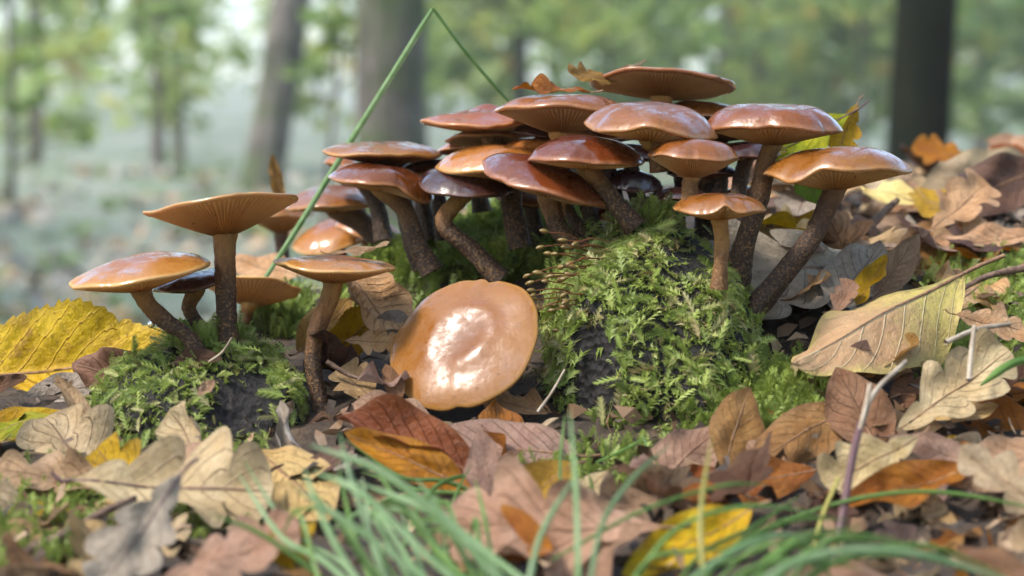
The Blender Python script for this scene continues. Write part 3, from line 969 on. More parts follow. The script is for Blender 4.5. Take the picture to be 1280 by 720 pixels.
def leaf_shape(kind, nu=17, nv=44, curl=.3, bend=.2, wave=.06, pleat=.0, fold=.1, twist=.0, ratio=.55, seed=0, nveins=9, crumple=.03):
    """unit leaf: length 1 along +Y from the stalk, width `ratio`, upper side +Z"""
    g = np.random.default_rng(seed)
    p = g.uniform(0, 6.28, 10)
    if kind == 'oak':
        nv = 84
        nu = 19
    if kind == 'elm':
        nv = 96
    v = np.linspace(0, 1, nv)
    u = np.linspace(-1, 1, nu)
    Ug, Vg = np.meshgrid(u, v)
    a = np.abs(Ug)
    w = outline(kind, v)
    asym = 1 + .10 * np.sin(2 * np.pi * v * 2.1 + p[0]) * (1 if kind == 'oak' else .25)
    wl = np.where(Ug < 0, (w * asym)[:, None], (w * (2 - asym))[:, None])
    if kind == 'oak':
        wl = wl * (1 + .07 * np.sin(5 * Vg * np.pi + p[1] + (Ug > 0) * 1.3) * a)
    X = Ug * wl * ratio * .5
    Y = Vg + (a ** 1.3) * wl * ratio * (.13 if kind == 'oak' else .10)
    Z = fold * np.abs(X)
    sphase = Vg * nveins - a * 2.2
    Z = Z + pleat * ratio * np.sin(np.pi * np.clip(a * 1.1, 0, 1)) * (np.abs(((sphase % 1) - .5)) * 2 - .5)
    Z = Z + wave * (a ** 2) * (np.sin(9 * Vg + p[2] + (Ug > 0) * 2) + .6 * np.sin(17 * Vg + p[3] + (Ug > 0) * 4)) * wl * .6
    Z = Z + crumple * (np.sin(7 * X / ratio + 5 * Y + p[4]) * np.sin(6 * Y - 3 * X + p[5]) + .5 * np.sin(15 * X / ratio + p[6]) * np.sin(13 * Y + p[7]))
    # curl across the midrib
    if abs(curl) > 1e-4:
        c = curl / (ratio * .5)
        cc = c * (1 + .6 * np.sin(3 * Vg + p[8]))
        ang = X * cc
        Xn = np.where(np.abs(cc) > 1e-5, np.sin(ang) / np.where(np.abs(cc) > 1e-5, cc, 1), X) - Z * np.sin(ang)
        Z = (1 - np.cos(ang)) / np.where(np.abs(cc) > 1e-5, cc, 1) + Z * np.cos(ang)
        X = Xn
    if abs(twist) > 1e-4:
        t = twist * (Y - .3)
        X, Z = X * np.cos(t) - Z * np.sin(t), X * np.sin(t) + Z * np.cos(t)
    if abs(bend) > 1e-4:
        ang = bend * Y
        Yn = np.sin(ang) / bend - Z * np.sin(ang)
        Z = (1 - np.cos(ang)) / bend + Z * np.cos(ang)
        Y = Yn
    V = np.stack([X, Y, Z], -1)
    mid = V[:, nu // 2].copy()
    return V.reshape(-1, 3), grid_faces(nu, nv), Ug.ravel(), Vg.ravel(), mid


_lname = {'beech': 'beech_leaf', 'oak': 'oak_leaf', 'elm': 'elm_leaf', 'plain': 'leaf'}
leaf_mid_mesh = {}


def build_leaf_meshes(kind, stalk=.12, seed=0, thick=.010, **kw):
    V, F, u, v, mid = leaf_shape(kind, seed=seed, **kw)
    me = mesh_np('blade', V, F, {'lu': u, 'lv': v})
    d0 = mid[1] - mid[0]
    d0 /= np.linalg.norm(d0) + 1e-9
    tail = [mid[0] - d0 * stalk + np.array([.03, 0, -.02]) * (1 if seed % 2 else -1), mid[0] - d0 * stalk * .5]
    pts = np.vstack([tail, mid[::5][:-1], mid[-2:-1]])
    pts = pts - np.array([0, 0, thick * .25])
    rad = np.linspace(thick, thick * .25, len(pts))
    vv, ff, tt = tube(pts, rad, n=30, m=6, cap=False)
    sm_ = mesh_np('stalk', vv, ff, {'t': tt})
    return me, sm_


def place_leaf(name, meshes, label, group, mat, base, ydir, ndir, length, smat='stalk'):
    y = np.array(ydir, float)
    y /= np.linalg.norm(y)
    n = np.array(ndir, float)
    n = n - y * (n @ y)
    n /= np.linalg.norm(n) + 1e-9
    x = np.cross(y, n)
    e = empty(name, base, label, 'leaf', group)
    e.matrix_world = Matrix([[x[0], y[0], n[0], base[0]], [x[1], y[1], n[1], base[1]], [x[2], y[2], n[2], base[2]], [0, 0, 0, 1]]) @ Matrix.Scale(length, 4)
    for nm, me, m in (('blade', meshes[0], M[mat]), ('stalk', meshes[1], M[smat])):
        o = bpy.data.objects.new(nm, me)
        if not me.materials:
            me.materials.append(None)
        o.material_slots[0].link = 'OBJECT'
        o.material_slots[0].material = m
        col.objects.link(o)
        o.parent = e
    return e


def leaf(label, kind, base, tip, mat, normal=(0, -.5, 1), ratio=.55, seed=None, group=None, lift=.004, stalk=.12, name=None, smat='stalk', tlift=None, **kw):
    """hero leaf from the pixel of its stalk end to the pixel of its tip; distance None = resting on the litter"""
    seed = seed if seed is not None else int(base[0] * 3 + base[1] + tip[0])
    b = W(base[0], base[1], base[2] if len(base) > 2 else on_ground(base[0], base[1], lift))
    t = W(tip[0], tip[1], tip[2] if len(tip) > 2 else on_ground(tip[0], tip[1], lift if tlift is None else tlift))
    L = float(np.linalg.norm(t - b))
    me = build_leaf_meshes(kind, ratio=ratio, seed=seed, stalk=stalk, **kw)
    bend = kw.get('bend', .2)
    y = t - b
    # the bend lifts the tip: tilt the start down by half the bend so that the tip still lands
    n = np.array(normal, float)
    n = n - y * (n @ y) / (y @ y)
    n /= np.linalg.norm(n)
    yb = y / L * math.cos(bend / 2) - n * math.sin(bend / 2)
    nb = n * math.cos(bend / 2) + y / L * math.sin(bend / 2)
    return place_leaf(name or _lname[kind], me, label, group, mat, b, yb, nb, L, smat)


#HERO
U3 = (0, -.5, 1)
leaf('large yellow saw edged leaf with brown specks standing behind the hummock', 'elm', (-75, 480, .625), (230, 436, .625), 'leaf_yellow', normal=(0, -.8, .6), ratio=.47, fold=.40,
     curl=.05, bend=.06, wave=.08, pleat=.05, crumple=.012, nveins=9)
leaf('yellow and lime leaf with cream underside below the saw edged leaf', 'beech', (-60, 575, .545), (82, 512, .555), 'leaf_bright', normal=(-.1, -.55, .8), ratio=.5, fold=.3, curl=.2, bend=.1)
leaf('lime green leaf lying under the yellow and cream one', 'beech', (70, 520, .55), (-60, 548, .55), 'leaf_lime', normal=(0, -.5, .8), ratio=.4, curl=.15)
leaf('brown leaf with an upcurled horn in front of the yellow saw edged leaf', 'beech', (205, 485, .585), (88, 452, .60), 'leaf_brown', normal=(-.1, -.8, .55), ratio=.55, curl=.5, bend=.3, wave=.12, crumple=.05)
leaf('narrow tan leaf curled lengthwise like a trough beside the hummock', 'beech', (122, 545, .55), (70, 468, .556), 'leaf_tan', normal=(.6, -.8, .3), ratio=.36, curl=1.15, bend=.3)
leaf('grey brown leaf flat beneath the horned brown leaf', 'beech', (20, 505, .60), (150, 470, .605), 'leaf_grey', normal=(0, -.6, .8), ratio=.5, curl=.2)
leaf('dark curled leaf tip behind the cream underside', 'beech', (-20, 490, .60), (34, 470, .60), 'leaf_dark', normal=(0, -.8, .6), ratio=.5, curl=.5)
leaf('pale oak leaf with rounded lobes rising at the foot of the hummock', 'oak', (150, 625, .52), (55, 520, .545), 'leaf_pale', normal=(.25, -.75, .6), ratio=.72, curl=.45, bend=.5, wave=.14)
leaf('biggest pale oak leaf with dark midrib, lobes spread flat over the litter', 'oak', (88, 598, .482), (340, 612, .484), 'leaf_pale', normal=(0, -.72, .7), ratio=.66, curl=.25, bend=.12, wave=.12, crumple=.03, stalk=.1, smat='dark_stalk')
leaf('pale curled lobe of an oak leaf standing up against the hummock moss', 'oak', (270, 618, .52), (212, 512, .535), 'leaf_pale', normal=(-.5, -.8, .25), ratio=.62, curl=.7, bend=.5, wave=.1)
leaf('ochre oak leaf wedged under the biggest pale oak leaf', 'oak', (185, 640, .50), (120, 560, .52), 'leaf_ochre', normal=(-.3, -.7, .6), ratio=.7, curl=.4, bend=.4)
leaf('olive tan oak leaf with a wavy rim, overlapped by the rounded pale one', 'oak', (170, 605, .505), (-10, 585, .51), 'leaf_tan', normal=(0, -.6, .8), ratio=.5, curl=.4, bend=.3, wave=.16)
leaf('whitish leaf scrap with brown edge poking in under the olive tan leaf', 'oak', (60, 635, .49), (-60, 625, .49), 'leaf_pale', normal=(0, -.7, .7), ratio=.6, curl=.3)
leaf('ochre brown leaf beneath the whitish scrap', 'beech', (90, 640, .485), (-40, 665, .48), 'leaf_ochre', normal=(0, -.5, .8), ratio=.5, curl=.3)
leaf('blurred mauve grey leaf with a dark midrib slanting to the moss', 'oak', (228, 592, .448), (120, 745, .42), 'leaf_grey', normal=(.35, -.5, .8), ratio=.46, curl=.25, bend=.1, stalk=.15, smat='dark_stalk')
leaf('blurred pinkish tan leaf at the root of the blue green grass', 'oak', (190, 735, .425), (375, 655, .435), 'leaf_pink', normal=(0, -.55, .8), ratio=.55, curl=.3, bend=.3)
leaf('small bright yellow leaf scrap beside the blue green grass', 'oak', (395, 650, .44), (345, 705, .432), 'leaf_bright', normal=(.2, -.8, .5), ratio=.8, curl=.5)
leaf('tan ribbed leaf sloping down behind the blue green grass', 'beech', (325, 570, .525), (412, 652, .48), 'leaf_tan', normal=(.1, -.6, .8), ratio=.5, pleat=.06, curl=.15, bend=-.2, nveins=14)
leaf('grey leaf rolled into a tube, curled tip up, beside the curved stem', 'beech', (388, 605, .53), (350, 500, .54), 'leaf_grey', normal=(-.4, -1, .1), ratio=.5, curl=1.7, bend=-.3, wave=.1)
leaf('glossy rust leaf folded along its midrib above the blue green grass', 'beech', (598, 592, .515), (420, 522, .525), 'leaf_rust', normal=(.0, -.55, .8), ratio=.46, fold=.75, curl=.35, bend=-.15, wave=.1)
leaf('orange leaf edge tucked under the glossy folded rust leaf', 'beech', (590, 612, .505), (430, 540, .515), 'leaf_orange', normal=(0, -.85, .5), ratio=.32, fold=.3, curl=-.2, bend=-.1)
leaf('broad pinkish brown beech leaf with fine veins below the fallen cap', 'beech', (725, 568, .53), (520, 556, .535), 'leaf_mauve', normal=(0, -.72, .7), ratio=.50, curl=-.15, bend=-.12, wave=.04, crumple=.012, pleat=.012)
leaf('dull brown leaf half under the fallen cap', 'beech', (545, 535, .55), (425, 512, .56), 'leaf_mauve', normal=(0, -.65, .75), ratio=.62, curl=-.25, bend=-.3)
leaf('pale brown leaf upright between curved stem and fallen cap', 'oak', (478, 510, .575), (425, 460, .585), 'leaf_tan', normal=(.1, -.85, .5), ratio=.75, curl=.3)
leaf('small brown leaf stub at the edge of the fallen cap', 'beech', (500, 500, .56), (482, 455, .57), 'leaf_brown', normal=(.4, -.9, .2), ratio=.5, curl=.7)
leaf('curled pinkish leaf with spiral pleats behind the flat tan mushroom', 'beech', (432, 335, .612), (510, 416, .588), 'leaf_pink', normal=(.35, -.8, .45), ratio=.74, curl=1.15, bend=.7, pleat=.07, wave=.1, nveins=11)
leaf('grey tip of a folded leaf under the spiral pleated one', 'beech', (470, 400, .598), (515, 405, .592), 'leaf_grey', normal=(.2, -.9, .3), ratio=.7, curl=-.2)
leaf('yellow leaf with dark specks and saw edge beside the fallen cap', 'elm', (395, 458, .60), (492, 378, .615), 'leaf_yellow', normal=(.3, -.85, .4), ratio=.5, fold=.5, curl=.3, bend=.2)
leaf('dull ochre half of a leaf leaning on the yellow specked one', 'beech', (372, 440, .615), (440, 372, .63), 'leaf_ochre', normal=(-.3, -.9, .3), ratio=.6, curl=.2, pleat=.05)
leaf('pinkish leaf flap below the yellow specked leaf', 'oak', (430, 425, .59), (498, 428, .588), 'leaf_pink', normal=(0, -.9, .4), ratio=.55, curl=.3)
leaf('large yellow and tan beech leaf with pale parallel veins and long stalk', 'beech', (1204, 342, .585), (990, 456, .548), 'leaf_cream', normal=(.10, -.42, .90), ratio=.52, fold=-.6, curl=-.16, bend=-.14, pleat=.03, wave=.10, stalk=.22, crumple=.008, nveins=8, smat='stalk')
leaf('small pinkish oak leaf at the stalk end of the veined beech leaf', 'oak', (1192, 392, .560), (1282, 412, .565), 'leaf_pink', normal=(0, -.65, .75), ratio=.62, curl=.2)
leaf('big wrinkled grey oak leaf behind the bowed dark stem', 'oak', (1095, 318, .640), (915, 372, .605), 'leaf_grey', normal=(0, -.65, .75), ratio=.78, curl=.25, bend=-.25, pleat=.04, crumple=.04, wave=.12)
leaf('grey brown leaf rising beside the wrinkled grey oak leaf', 'beech', (1040, 388, .595), (1100, 300, .62), 'leaf_grey', normal=(-.3, -.8, .5), ratio=.6, curl=.2, pleat=.04)
leaf('pointed tan leaf standing upright above the veined beech leaf', 'beech', (1092, 375, .598), (1150, 292, .605), 'leaf_tan', normal=(.2, -.95, .2), ratio=.46, curl=.25, bend=.1)
leaf('ochre curled leaf rim over the veined beech leaf', 'beech', (1070, 380, .585), (1108, 318, .592), 'leaf_ochre', normal=(-.7, -.7, .2), ratio=.55, curl=.7, wave=.2)
leaf('pink brown oak leaf edge just over the veined beech leaf', 'oak', (1040, 400, .58), (1065, 350, .585), 'leaf_pink', normal=(-.3, -.9, .3), ratio=.6, curl=.5)
leaf('pale crumpled oak leaf against the foot of the thick dark stem', 'oak', (1040, 320, .66), (930, 290, .69), 'leaf_pale', normal=(0, -.75, .6), ratio=.7, curl=.4, crumple=.05, wave=.15)
leaf('upright blunt brown leaf with a grey spot in front of the stump', 'beech', (905, 588, .520), (938, 483, .535), 'leaf_brown', normal=(.15, -.95, .25), ratio=.60, curl=-.3, bend=.25, wave=.03)
leaf('brown leaf with a silvery sheen beside the upright blunt one', 'beech', (1062, 510, .54), (935, 585, .515), 'leaf_brown', normal=(0, -.75, .6), ratio=.45, curl=-.2, bend=-.2)
leaf('long orange leaf lying below the upright blunt one', 'beech', (1020, 588, .505), (842, 622, .495), 'leaf_orange', normal=(0, -.8, .55), ratio=.36, curl=-.2, bend=-.1, crumple=.015)
leaf('rusty leaf curled at the end of the long orange one', 'beech', (905, 590, .508), (808, 612, .505), 'leaf_rust', normal=(-.1, -.8, .5), ratio=.45, curl=.6)
leaf('pinkish grey leaf rising beside the stump moss', 'beech', (800, 622, .515), (900, 532, .535), 'leaf_mauve', normal=(-.25, -.8, .5), ratio=.55, curl=.3, bend=.2)
leaf('yellow orange leaf blurred among the low grass arcs', 'beech', (940, 635, .462), (775, 722, .442), 'leaf_bright', normal=(-.1, -.75, .6), ratio=.40, curl=.15)
leaf('blurred salmon oak leaf behind the upright grass blades', 'oak', (830, 660, .448), (555, 655, .452), 'leaf_pink', normal=(0, -.72, .65), ratio=.62, curl=.35, bend=.2, wave=.15)
leaf('brown orange leaf under the salmon oak leaf', 'beech', (690, 690, .44), (560, 640, .46), 'leaf_orange', normal=(-.1, -.7, .6), ratio=.5, curl=.3)
leaf('crumpled grey mauve leaf pinched upright over the grass', 'beech', (622, 650, .485), (600, 535, .50), 'leaf_mauve', normal=(.3, -.9, .1), ratio=.45, curl=1.2, twist=1.0, wave=.15)
leaf('ochre leaf with green edge beside the pinched mauve leaf', 'beech', (720, 578, .49), (622, 640, .475), 'leaf_ochre', normal=(0, -.75, .6), ratio=.55, curl=.2)
leaf('cream leaf bits between ochre leaf and stump', 'oak', (760, 590, .50), (690, 640, .48), 'leaf_pale', normal=(0, -.7, .6), ratio=.7, curl=.4)
leaf('tan leaf crumpled under the slanting grass blade', 'oak', (850, 620, .49), (730, 640, .475), 'leaf_tan', normal=(0, -.7, .6), ratio=.6, curl=.4, crumple=.06)
leaf('rusty orange upright leaf below the veined beech leaf', 'beech', (1105, 575, .52), (1045, 458, .54), 'leaf_brown', normal=(-.1, -.9, .3), ratio=.6, curl=.25, wave=.1)
leaf('pale oak leaf with deep lobes reaching up to the moss patch', 'oak', (1118, 540, .525), (1262, 438, .54), 'leaf_pale', normal=(.0, -.8, .5), ratio=.52, curl=.25, bend=.1)
leaf('cream oak leaf crossed by the dark purple stalk', 'oak', (1150, 545, .50), (1030, 605, .49), 'leaf_pale', normal=(0, -.75, .55), ratio=.6, curl=.25)
leaf('deep rust leaf beyond the deep lobed pale oak leaf', 'beech', (1330, 580, .53), (1180, 495, .545), 'leaf_rust', normal=(-.1, -.7, .65), ratio=.55, curl=.25)
leaf('mauve red leaf lying in front of the deep rust leaf', 'beech', (1330, 560, .49), (1170, 600, .485), 'leaf_mauve', normal=(0, -.7, .7), ratio=.5, curl=-.2)
leaf('whitish frayed oak leaf over the mauve red leaf', 'oak', (1340, 660, .46), (1200, 560, .475), 'leaf_pale', normal=(-.2, -.75, .6), ratio=.4, curl=.2)
leaf('bright orange leaf with cream rim under the cream oak leaf', 'beech', (1215, 585, .485), (1050, 628, .478), 'leaf_orange', normal=(0, -.65, .7), ratio=.4, curl=.35, bend=.1)
leaf('brown leaf behind the bright orange one with cream rim', 'beech', (1230, 580, .50), (1110, 545, .505), 'leaf_mauve', normal=(0, -.7, .7), ratio=.45, curl=.2)
leaf('blurred orange brown leaf below the black gap', 'beech', (1340, 735, .425), (1180, 690, .43), 'leaf_brown', normal=(0, -.6, .8), ratio=.45, curl=-.2, bend=-.1)
leaf('blurred pink leaf under the long blue green arc of grass', 'beech', (1140, 745, .41), (990, 715, .415), 'leaf_pink', normal=(0, -.6, .7), ratio=.5, curl=.2)
leaf('yellow green oak leaf with dark stalk behind the wide winged mushroom', 'oak', (1062, 142, .650), (955, 200, .640), 'leaf_lime', normal=(.0, -.95, .25), ratio=.60, curl=.2, bend=.1, stalk=.26, smat='dark_stalk')
leaf('ochre lobe folded over the stalk of the yellow green oak leaf', 'oak', (1072, 128, .652), (1042, 205, .648), 'leaf_ochre', normal=(.2, -.95, .2), ratio=.62, curl=.3)
leaf('fresh green leaf under the wide winged mushroom', 'beech', (1000, 214, .625), (1024, 254, .615), 'leaf_green', normal=(-.2, -.9, .3), ratio=.7, curl=.2)
leaf('orange leaf perched on the crest of the bank before the dark trunk', 'oak', (1220, 200, .86), (1140, 182, .87), 'leaf_orange', normal=(0, -.85, .5), ratio=.55, curl=.3)
leaf('rust leaf curled up on the crest of the bank', 'beech', (1290, 205, .84), (1238, 182, .86), 'leaf_rust', normal=(-.3, -.8, .5), ratio=.5, curl=.8)
leaf('salmon leaf at the very top of the bank', 'beech', (1300, 185, .95), (1232, 175, .96), 'leaf_pink', normal=(0, -.9, .4), ratio=.5, curl=-.2)
leaf('large cream leaf sloping below the orange leaf on the crest', 'beech', (1285, 195, .82), (1150, 243, .78), 'leaf_creamy', normal=(-.1, -.75, .6), ratio=.42, curl=.15)
leaf('dark chocolate leaf leaning on the large cream one', 'beech', (1310, 205, .77), (1172, 262, .74), 'leaf_dark', normal=(.1, -.85, .4), ratio=.42, curl=-.2)
leaf('mauve leaf rising to a point in front of the chocolate one', 'oak', (1165, 285, .70), (1235, 225, .73), 'leaf_pink', normal=(-.1, -.8, .55), ratio=.5, curl=.4)
leaf('pale yellow leaf with ochre tip behind the wide winged mushroom', 'beech', (1040, 222, .78), (1150, 250, .75), 'leaf_creamy', normal=(0, -.7, .7), ratio=.42, curl=.25)
leaf('ochre leaf flat on the bank below the pale yellow leaf', 'beech', (1145, 235, .76), (1205, 275, .72), 'leaf_ochre', normal=(0, -.75, .6), ratio=.55, curl=.3)
leaf('long pinkish leaf lying across the bank above the moss patch', 'beech', (1290, 292, .70), (1145, 308, .695), 'leaf_pink', normal=(0, -.6, .8), ratio=.35, curl=-.1)
leaf('shrivelled orange leaf lying on the tan cap', 'oak', (742, 112, .622), (640, 110, .620), 'leaf_orange', normal=(0, -.35, .95), ratio=.36, curl=.15, bend=.06, wave=.12)
leaf('curled ochre leaf resting against the topmost cap', 'oak', (775, 102, .640), (708, 88, .630), 'leaf_ochre', normal=(0, -.7, .7), ratio=.5, curl=.5, bend=.3)
leaf('twisted straw coloured leaf bit on the topmost cap', 'beech', (765, 98, .648), (812, 74, .650), 'leaf_pale', normal=(-.3, -.7, .6), ratio=.4, curl=1.2, twist=2.0, stalk=.02)
leaf('dry tan leaf scrap on the flat tan cap', 'oak', (410, 316, .580), (488, 304, .582), 'leaf_tan', normal=(0, -.25, 1), ratio=.30, curl=.3, bend=.35, crumple=.03)
leaf('ochre leaf stuck upright on the blurred orange brown mushroom', 'beech', (352, 262, .79), (340, 192, .785), 'leaf_ochre', normal=(.3, -.9, .1), ratio=.3, curl=.6, wave=.1, stalk=.02)
leaf('small dark leaf crumpled at the foot of the tall straight stem', 'beech', (215, 452, .575), (275, 446, .568), 'leaf_dark', normal=(0, -.7, .6), ratio=.5, curl=.7, crumple=.06)
leaf('tiny mauve leaf bit in the moss beside the charred hollow', 'beech', (268, 475, .548), (248, 494, .543), 'leaf_mauve', normal=(0, -.9, .4), ratio=.6, curl=.3, stalk=.02)

leaf('blurred salmon leaf on the slope behind the pale fan of gills', 'beech', (375, 345, .74), (285, 322, .76), 'leaf_pink', normal=(0, -.7, .7), ratio=.5, curl=-.2)
leaf('blurred lilac brown leaf below the leaning grass blade', 'beech', (385, 330, .80), (425, 268, .81), 'leaf_mauve', normal=(-.2, -.9, .3), ratio=.6, curl=.2)
leaf('cream leaf flap in the shade behind the saddle shaped cap', 'beech', (520, 300, .74), (600, 262, .75), 'leaf_pale', normal=(0, -.85, .5), ratio=.5, curl=.2)
# ---- leaf litter: shared shapes, each leaf its own object
variants = []
for i in range(34):
    kind = 'oak' if i % 2 else 'beech'
    variants.append((kind, build_leaf_meshes(kind, seed=100 + i, ratio=rng.uniform(.5, .72) if kind == 'oak' else rng.uniform(.42, .6), curl=rng.uniform(-.25, 1.05), bend=rng.uniform(-.5, .9),
                                             wave=rng.uniform(.05, .18), pleat=rng.uniform(0, .05), crumple=rng.uniform(.015, .05), fold=rng.uniform(0, .35), twist=rng.uniform(-.5, .5))))
LIT = [('leaf_tan', 'tan'), ('leaf_brown', 'brown'), ('leaf_mauve', 'mauve brown'), ('leaf_grey', 'grey'), ('leaf_dark', 'dark brown'), ('leaf_pink', 'pinkish'), ('leaf_pale', 'pale'),
       ('leaf_ochre', 'ochre'), ('leaf_rust', 'rust red'), ('leaf_orange', 'orange')]
wt = np.array([.21, .15, .15, .11, .08, .13, .09, .05, .04, .02])
wt /= wt.sum()


def blocked(px, py):
    if 690 < px < 985 and py < 565 and py > 250 + max(0, (px - 880)) * .8:
        return True
    if 120 < px < 392 and 395 < py < 590:
        return True
    if 480 < px < 700 and 300 < py < 520:
        return True
    if px < 560 and py < 440:
        return True
    if 1010 < px < 1200 and 350 < py < 455:
        return True
    if 1150 < px and 330 < py < 430 and rng.random() < .75:
        return True
    return False


MARKS = [(985, 350, 'the bowed dark stem'), (1100, 420, 'the veined beech leaf'), (1240, 400, 'the bright moss patch'), (1230, 240, 'the chocolate leaf'), (1095, 240, 'the pale yellow leaf'),
         (925, 540, 'the upright blunt leaf'), (1060, 620, 'the purple stalk'), (950, 690, 'the low arching grass'), (882, 660, 'the yellow green blade'), (715, 650, 'the slim upright blades'),
         (500, 670, 'the blue green grass'), (510, 560, 'the folded rust leaf'), (590, 520, 'the fallen cap'), (760, 575, 'the foot of the stump'), (368, 570, 'the rolled grey leaf'),
         (215, 610, 'the biggest oak leaf'), (165, 670, 'the slanting grey leaf'), (290, 700, 'the pinkish tan leaf'), (60, 465, 'the yellow saw edged leaf'), (1190, 490, 'the deep lobed oak leaf'),
         (1255, 600, 'the mauve red leaf'), (1180, 195, 'the orange crest leaf'), (1220, 305, 'the long pinkish leaf'), (70, 590, 'the olive tan leaf'), (20, 680, 'the slanting twig'),
         (1250, 690, 'the black gap'), (620, 600, 'the pinched mauve leaf'), (1120, 690, 'the long arc of grass'), (1040, 300, 'the wrinkled grey leaf'), (1000, 480, 'the olive trailing moss')]
count = 0
tries = 0
while count < 290 and tries < 6000:
    tries += 1
    if tries % 2 == 0:
        px, py = rng.uniform(930, 1300), rng.uniform(210, 420)
    else:
        px, py = rng.uniform(-30, 1310), 440 + 300 * rng.random() ** .8
    if blocked(px, py):
        continue
    d = on_ground(px, py)
    if d > 1.25 or d < .40:
        continue
    kind, meshes = variants[rng.integers(len(variants))]
    mi = rng.choice(len(LIT), p=wt)
    L = rng.uniform(.017, .040) * (1.0 if d < .62 else 1.25)
    a = rng.uniform(0, 2 * math.pi)
    y = np.array([math.cos(a), math.sin(a), rng.normal(0, .10)])
    n = np.array([rng.normal(0, .22), rng.normal(-.3, .22), 1.0])
    P = W(px, py, d)
    base = P - y * L * .5
    base[2] = max(ground_z(base[0], base[1]), P[2] - .004) + rng.uniform(-.001, .003) - (.004 if d < .56 else 0)
    mark = min(MARKS, key=lambda q: (q[0] - px) ** 2 + ((q[1] - py) * 1.6) ** 2)[2]
    size = 'small ' if L < .027 else 'large ' if L > .040 else ''
    lab = f'{size}dry {LIT[mi][1]} {kind} leaf in the litter by {mark}'
    place_leaf(_lname[kind], meshes, lab, f'{LIT[mi][1]} {kind} leaves in the litter', LIT[mi][0], base, y, n, L)
    count += 1


# crumbs of rotten leaf, bark and needles between everything
P = []
for _ in range(1500):
    px, py = (rng.uniform(-20, 1300), 445 + 290 * rng.random()) if rng.random() < .7 else (rng.uniform(940, 1300), rng.uniform(230, 450))
    p = W(px, py, on_ground(px, py))
    P.append([p[0], p[1], float(ground_z(p[0], p[1])) + rng.uniform(.001, .007)])
P = np.array(P)
ok, nn = P[:, 1] < 1.2, None
P = P[ok]
q, qn = sample_mesh(stump_me, 160, lambda a, b, g: a[:, 1] < .62, 31)
q2, qn2 = sample_mesh(mound_me, 110, lambda a, b, g: a[:, 1] < .62, 32)
P = np.vstack([P, q + qn * .005, q2 + qn2 * .005])
for cobj in [o for o in col.objects if o.name.split('.')[0] == 'cap']:
    qc, qcn = sample_mesh(cobj.data, 14, lambda a, b, g: b[:, 2] > .35, 60 + len(P) % 50)
    P = np.vstack([P, qc + qcn * .0002])
n = len(P)
A = rng.normal(size=(n, 3)) * np.array([1, 1, .5])
A /= np.linalg.norm(A, axis=1)[:, None]
Bv = np.cross(A, rng.normal(size=(n, 3)))
Bv /= np.linalg.norm(Bv, axis=1)[:, None]
ncap = n - len(q) - len(q2) - int(ok.sum())
La = rng.uniform(.0008, .0045, n)[:, None]
La[n - ncap:] *= .35
Lb = np.where(rng.random(n) < .35, .0003, rng.uniform(.0006, .0022, n))[:, None]
Lb[n - ncap:] *= .35
Cn = np.cross(A, Bv) * La * .35
V = np.stack([P - A * La - Bv * Lb, P - A * La * .2 - Bv * Lb * 1.3 + Cn, P + A * La, P + A * La * .1 + Bv * Lb + Cn * .6, P - A * La * .7 + Bv * Lb * .8], 1)
F = np.array([[0, 1, 4], [1, 3, 4], [1, 2, 3]])
F = (F[None] + (np.arange(n) * 5)[:, None, None]).reshape(-1, 3)
o = obj('leaf_crumbs', mesh_np('leaf_crumbs', V.reshape(-1, 3), F, {'tint': np.repeat(rng.random(n), 5)}, smooth=False), M['crumb'])
tag(o, 'brown crumbs of rotted leaf and bark scattered over litter and moss', 'crumbs', None, 'stuff')


# ------------------------------------------------------------------ grass, stalks, twigs
def blade_mesh(pts, wpx, n=36, seed=0, tw=0.0):
    g = np.random.default_rng(seed)
    P = np.array([W(*p) for p in pts])
    C = catmull(P, n)
    T = np.gradient(C, axis=0)
    T /= np.linalg.norm(T, axis=1)[:, None]
    view = C - EYE
    S = np.cross(T, view)
    S /= np.linalg.norm(S, axis=1)[:, None]
    Nn = np.cross(S, T)
    a = tw + g.uniform(-.5, .5) + np.linspace(0, g.uniform(-.5, .5), n)
    S2 = S * np.cos(a)[:, None] + Nn * np.sin(a)[:, None]
    N2 = np.cross(S2, T)
    t = np.linspace(0, 1, n)
    d = np.linalg.norm(C - EYE, axis=1)
    w = wpx * .32 * d / FPX * np.minimum(1, (1 - t) * 3.2 + .06) ** .7 * (.75 + .25 * sm(0, .2, t))
    cols = np.array([-1, -.5, 0, .5, 1.0])
    V = C[:, None] + (w[:, None] * cols)[..., None] * S2[:, None] + (w[:, None] * (np.abs(cols) - .5) * .7)[..., None] * N2[:, None]
    return mesh_np('blade', V.reshape(-1, 3), grid_faces(5, n), {'lu': np.tile(cols, n), 't': np.repeat(t, 5)})


def tuft(label, blades, group=None):
    p0 = W(*blades[0][0][0])
    e = empty('grass_tuft', p0, label, 'grass', group)
    for i, (pts, w, m) in enumerate(blades):
        obj('blade', blade_mesh(pts, w, seed=i + int(p0[0] * 1e4) % 97), M[m], e)
    return e


def d3(pts, d0, d1):
    n = len(pts)
    k_ = .93 if d0 < .46 else 1.0
    return [(x, y, (d0 + (d1 - d0) * i / (n - 1)) * k_) for i, (x, y) in enumerate(pts)]


